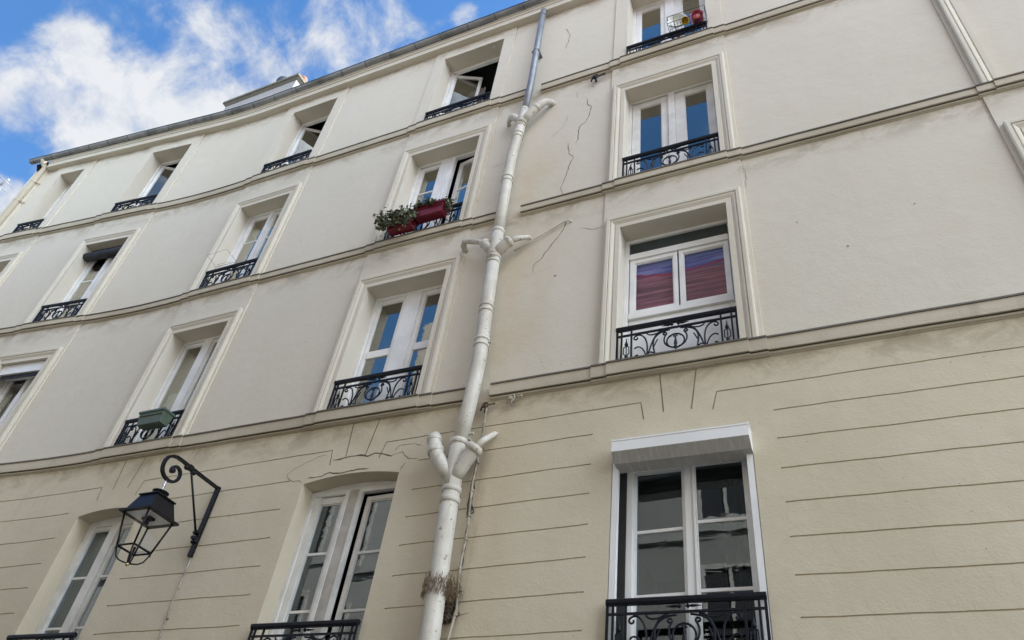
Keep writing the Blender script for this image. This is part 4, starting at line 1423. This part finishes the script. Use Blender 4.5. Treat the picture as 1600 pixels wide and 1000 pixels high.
# ================================================================== planters and racks
def leaves(mb, c, spread, n, size, stems=True):
    gs = lambda q: max(-1.9, min(1.9, random.gauss(0, 1))) * q
    for i in range(n):
        p = Vector((c[0] + gs(spread[0]), c[1] + random.gauss(0, spread[1]), c[2] + random.gauss(0, spread[2])))
        nrm = Vector((random.gauss(0, .6), random.gauss(-.4, .5), random.gauss(.5, .6))).normalized()
        a = nrm.orthogonal().normalized(); b = nrm.cross(a)
        r_ = size * random.uniform(.6, 1.3)
        i0 = len(mb.v)
        m = 6
        mb.v.append(tuple(p - nrm * r_ * .25))
        for q in range(m):
            th = 2 * math.pi * q / m
            rr = r_ * (1 if q % 2 else .82)
            mb.v.append(tuple(p + a * rr * math.cos(th) + b * rr * math.sin(th)))
        for q in range(m):
            mb.face((i0, i0 + 1 + q, i0 + 1 + (q + 1) % m))
def planter(name, loc, L, wt, wb, hgt, mat, label, cat='planter', rz=0.0, ribs=True, group=None, rx=0.0):
    e = empty(name, loc, rz)
    e.rotation_euler = (rx, 0, rz)
    mb = MB()
    hl = L / 2
    # open box with walls
    mb.frust((0, 0), hl * .93, wb / 2, 0, hl, wt / 2, hgt)
    mb.box(-hl - .012, hl + .012, -wt / 2 - .012, wt / 2 + .012, hgt - .02, hgt + .012)
    if ribs:
        mb.box(-hl * .97, hl * .97, -wt / 2 - .004, -wt / 2 + .03, hgt * .62, hgt * .66)
    o = mb.build('box', M[mat], e, bevel=.006)
    mb = MB(); mb.box(-hl + .015, hl - .015, -wt / 2 + .015, wt / 2 - .015, hgt + .013, hgt + .016)
    mb.build('soil', M['soil'], e)
    mb = MB()
    for x in (-hl * .55, hl * .55):
        mb.box(x - .012, x + .012, wt / 2 - .01, wt / 2 + .07, hgt + .004, hgt + .016)
        mb.box(x - .012, x + .012, wt / 2 + .055, wt / 2 + .07, hgt - .05, hgt + .01)
    mb.build('bracket', M['iron'], e)
    tag(e, label, cat, group)
    return e
RY = D0 - .03
e1 = planter('window_box', (-4.99, RY - .12, 7.50), .40, .17, .13, .16, 'red_plastic', 'dark red window box under overgrown green plants, left of the two red boxes', ribs=False, group='red window boxes')
e2 = planter('window_box', (-4.545, RY - .13, 7.60), .44, .18, .13, .175, 'red_plastic', 'bright red window box with its front bare, right of the two red boxes', ribs=True, group='red window boxes')
def plant(loc, label, blobs, n_st=26, mats=('leaf', 'leaf_dry'), size=.024):
    e = empty('potted_plant', loc)
    tops = []
    mb = MB()
    for bx, by, bz, sx, sy, sz, n in blobs:
        for i in range(max(3, n // 14)):
            t = Vector((bx + random.gauss(0, sx), by + random.gauss(0, sy), bz + random.gauss(0, sz)))
            b = Vector((bx * .7 + random.uniform(-.05, .05), 0, 0))
            mid = (t + b) / 2 + Vector((0, -.03, .04))
            mb.tube([b, mid, t], .0028, 4)
            tops.append(t)
    mb.build('stem', M['stem'], e)
    lv = MB(); ld = MB()
    for bx, by, bz, sx, sy, sz, n in blobs:
        leaves(lv, (bx, by, bz), (sx, sy, sz), int(n * 1.5), size)
        leaves(ld, (bx, by, bz), (sx, sy, sz), int(n * .5), size * .9)
    for t in tops:
        leaves(lv, t, (.02, .02, .02), 4, size)
    lv.build('foliage', M[mats[0]], e)
    ld.build('dry_leaves', M[mats[1]], e)
    tag(e, label, 'plant')
    return e
plant((-4.99, RY - .14, 7.63), 'bushy trailing green plant spilling over the left red window box',
      [(-.10, -.05, .08, .14, .05, .06, 150), (-.23, -.09, .0, .06, .04, .09, 60), (.08, -.06, .06, .10, .04, .05, 90), (.02, -.11, -.04, .14, .03, .05, 80), (.14, -.10, -.08, .07, .03, .05, 30), (-.25, -.08, -.03, .025, .03, .06, 30)])
plant((-4.545, RY - .15, 7.78), 'sparse grey green plant growing along the back of the right red window box',
      [(-.20, .0, .04, .08, .03, .02, 40), (-.04, -.03, .02, .08, .04, .02, 36), (.03, -.11, -.01, .05, .015, .02, 30), (-.15, -.09, .0, .05, .015, .02, 22), (.17, .0, .06, .05, .03, .02, 22), (.28, .0, -.06, .03, .03, .06, 40), (-.02, .02, .08, .02, .02, .02, 8)], mats=('leaf', 'leaf'), size=.020)
planter('window_box', (-8.02, RY - .12, 4.805), .43, .18, .13, .18, 'green_plastic', 'long green plastic window box hooked on a railing above the lantern')

def wire(mb, pts, r=.004):
    mb.tube(pts, r, 5)
# folding wire rack on K2 third storey
rb = Vector(P(-8.35, .05, 7.93))
mb = MB()
z_ = .03
A = [(-.22, 0, -.02), (-.22, 0, z_), (-.24, -.22, z_ + .06), (.16, -.22, z_ + .06), (.20, 0, z_), (.20, 0, -.02)]
wire(mb, A, .0035)
wire(mb, [(-.22, 0, z_), (.20, 0, z_)], .0035)
wire(mb, [(-.14, 0, z_ - .01), (-.14, -.05, z_ - .02), (.1, -.05, z_ - .02), (.1, 0, z_ - .01)], .003)
o = mb.build('drying_rack', M['cable_grey'], None, rb)
tag(o, 'empty thin wire rack folded out above a black window railing', 'rack')
# dish rack on K0 top storey
rb = Vector((-.98, RY - .07, 10.63))
e = empty('dish_rack', rb)
mb = MB()
hx, hy, hz = .27, .10, .19
for z_ in (0.0, hz):
    wire(mb, [(-hx, -hy, z_), (hx, -hy, z_), (hx, hy, z_), (-hx, hy, z_), (-hx, -hy, z_)], .0045)
for x in (-hx, -.17, hx):
    wire(mb, [(x, -hy, hz), (x, -hy, 0), (x, hy, 0), (x, hy, hz)], .004)
for i in range(1, 12):
    x = -hx + i * .045
    wire(mb, [(x, -hy, 0), (x, hy, 0)], .0025)
    wire(mb, [(x, -hy * .3, 0), (x, -hy * .3, .07)], .0025)
mb.build('wire_basket', M['iron'], e)
tag(e, 'black wire dish rack on the top storey railing holding bowls', 'rack')
mb = MB(); mb.lathe((0, 0, 0), (.15, -1, -.15), [(.045, -.04), (.05, -.035), (.10, .0), (.115, .03), (.11, .03), (.095, .005), (.01, -.025)], 24)
o = mb.build('bowl', M['white_ceramic'], None, (-1.13, RY - .07, 10.785)); o.scale = (1.3, 1.3, 1.3); tag(o, 'pale grey green bowl leaning on its side in the wire dish rack', 'bowl')
mb = MB(); mb.lathe((0, 0, 0), (.1, -1, -.25), [(.06, -.11), (.088, -.09), (.09, .02), (.098, .03), (.09, .035), (.075, .02), (.07, -.03), (.01, -.035)], 24)
o = mb.build('saucepan', M['red_enamel'], None, (-.84, RY - .08, 10.745))
mb = MB(); mb.lathe((0, 0, 0), (.1, -1, -.25), [(.05, .0), (.055, .012), (.03, .02), (.004, .022)], 20)
mb.build('pan_base', M['pink_enamel'], o, (.0, .0, -.02))
tag(o, 'dark red saucepan lying on its side in the wire dish rack', 'saucepan')
mb = MB(); mb.lathe((0, 0, 0), (.2, -.6, -.8), [(.03, -.06), (.05, -.05), (.058, .03), (.05, .035), (.04, -.02), (.01, -.04)], 18)
o = mb.build('cup', M['yellow_plastic'], None, (-1.0, RY - .13, 10.62)); tag(o, 'yellow cup hanging under the wire dish rack', 'cup')

# antenna on a roof far left
ar = Vector((-1127.95, 329.03, 842.68)).normalized()
ac = ar * 34
ab = Vector((ac.x - 0.6, ac.y, 10.0))
mb = MB()
mb.tube([(0, 0, 0), (0, 0, ac.z - 10 + .2)], .03, 8)
mb.tube([(-.6, 0, ac.z - 10 - .45), (.75, 0, ac.z - 10 + .30)], .05, 8)
for i in range(5):
    t = i / 4
    mb.tube([(-.4 + t, -.3, ac.z - 10 - .35 + t * .6), (-.4 + t, .3, ac.z - 10 - .35 + t * .6)], .015, 6)
mb.lathe((.45, 0, ac.z - 10 - .22), (0, 1, 0), [(.05, -.1), (.16, -.05), (.16, .05), (.05, .1)], 12)
o = mb.build('antenna', M['zinc'], None, ab)
tag(o, 'small grey television antenna against the sky at the left edge', 'antenna')

# ================================================================== the street and the houses across it (seen in the window panes)
def sheet(name, x0, x1, y0, y1, z, mat, kind='structure'):
    mb = MB(); mb.quad((x0, y0, z), (x1, y0, z), (x1, y1, z), (x0, y1, z))
    o = mb.build(name, M[mat]); tag(o, kind=kind); return o
sheet('ground', -300, 300, -300, 300, GZ - .16, 'asphalt')
sheet('road', -60, 60, -1.0, 4.3, GZ - .12, 'asphalt')
mb = MB(); mb.box(-60, 60, 4.3, 6.2, GZ - .3, GZ); mb.box(-60, 60, -2.35, -1.0, GZ - .3, GZ)
o = mb.build('pavement', M['paving']); tag(o, kind='structure')

def opp(name, x0, x1, y0, dep, zt, label, wallmat, roofz=None, roofy=None, rmat='tiles', floors=(2.0, 4.9, 7.8)):
    base = Vector(((x0 + x1) / 2, y0, GZ))
    e = empty(name, base)
    ofs = tuple(-base)
    mb = MB()
    mb.box(x0, x1, y0 - dep, y0, GZ, zt)
    mb.build('wall', M[wallmat], e, ofs)
    mb = MB()
    mb.box(x0 + .05, x1 - .05, y0 + .001, y0 + .12, zt - .25, zt - .05)
    for f in floors:
        mb.box(x0 + .05, x1 - .05, y0 + .001, y0 + .07, f - .75, f - .6)
    mb.build('string_course', M['opp_pale'], e, ofs)
    if roofz:
        mb = MB()
        mb.quad((x0, y0 + .05, zt), (x1, y0 + .05, zt), (x1, roofy, roofz), (x0, roofy, roofz))
        mb.quad((x0, roofy, roofz), (x1, roofy, roofz), (x1, y0 - dep, roofz - 2), (x0, y0 - dep, roofz - 2))
        for x in (x0, x1):
            i = len(mb.v); mb.v += [(x, y0 + .05, zt), (x, roofy, roofz), (x, y0 - dep, roofz - 2), (x, y0 - dep, zt)]; mb.face((i, i + 1, i + 2, i + 3))
        mb.build('roof', M[rmat], e, ofs)
    n = int((x1 - x0 - 1.2) / 2.7)
    for f in floors:
        if f + 1.5 > zt: continue
        for i in range(n):
            cx = x0 + 1.6 + i * (x1 - x0 - 2.4) / max(1, n - 1) * .93
            mb = MB()
            ringbars(mb, cx - .55, cx + .55, f - .55, f + 1.45, .08, y0 + .003, y0 + .05)
            mb.box(cx - .03, cx + .03, y0 + .004, y0 + .045, f - .45, f + 1.35)
            w_ = mb.build('window', M['post_beige'], e, ofs)
            mb = MB(); mb.box(cx - .48, cx + .48, y0 + .002, y0 + .02, f - .48, f + 1.38)
            mb.build('glass_pane', M['dark_pane_and_gap_shade'], w_)
    tag(e, label, 'building')
    return e
opp('opposite_building', -7.2, 9.0, -2.3, 8, 11.4, 'plain rendered building with a steep red tiled roof across the street', 'opp_wall', 16.0, -3.9)
e = opp('opposite_building', -34, -7.3, -2.3, 8, 9.6, 'lower pale building across the street further left, mirrored in the lower panes', 'opp_pale', 10.6, -5.5, 'zinc')
mb = MB(); mb.box(-11.2, -9.9, -3.6, -2.9, 8.5, 15.0)
mb.build('chimney', M['opp_pale'], e, (-e.location.x, -e.location.y, -e.location.z))
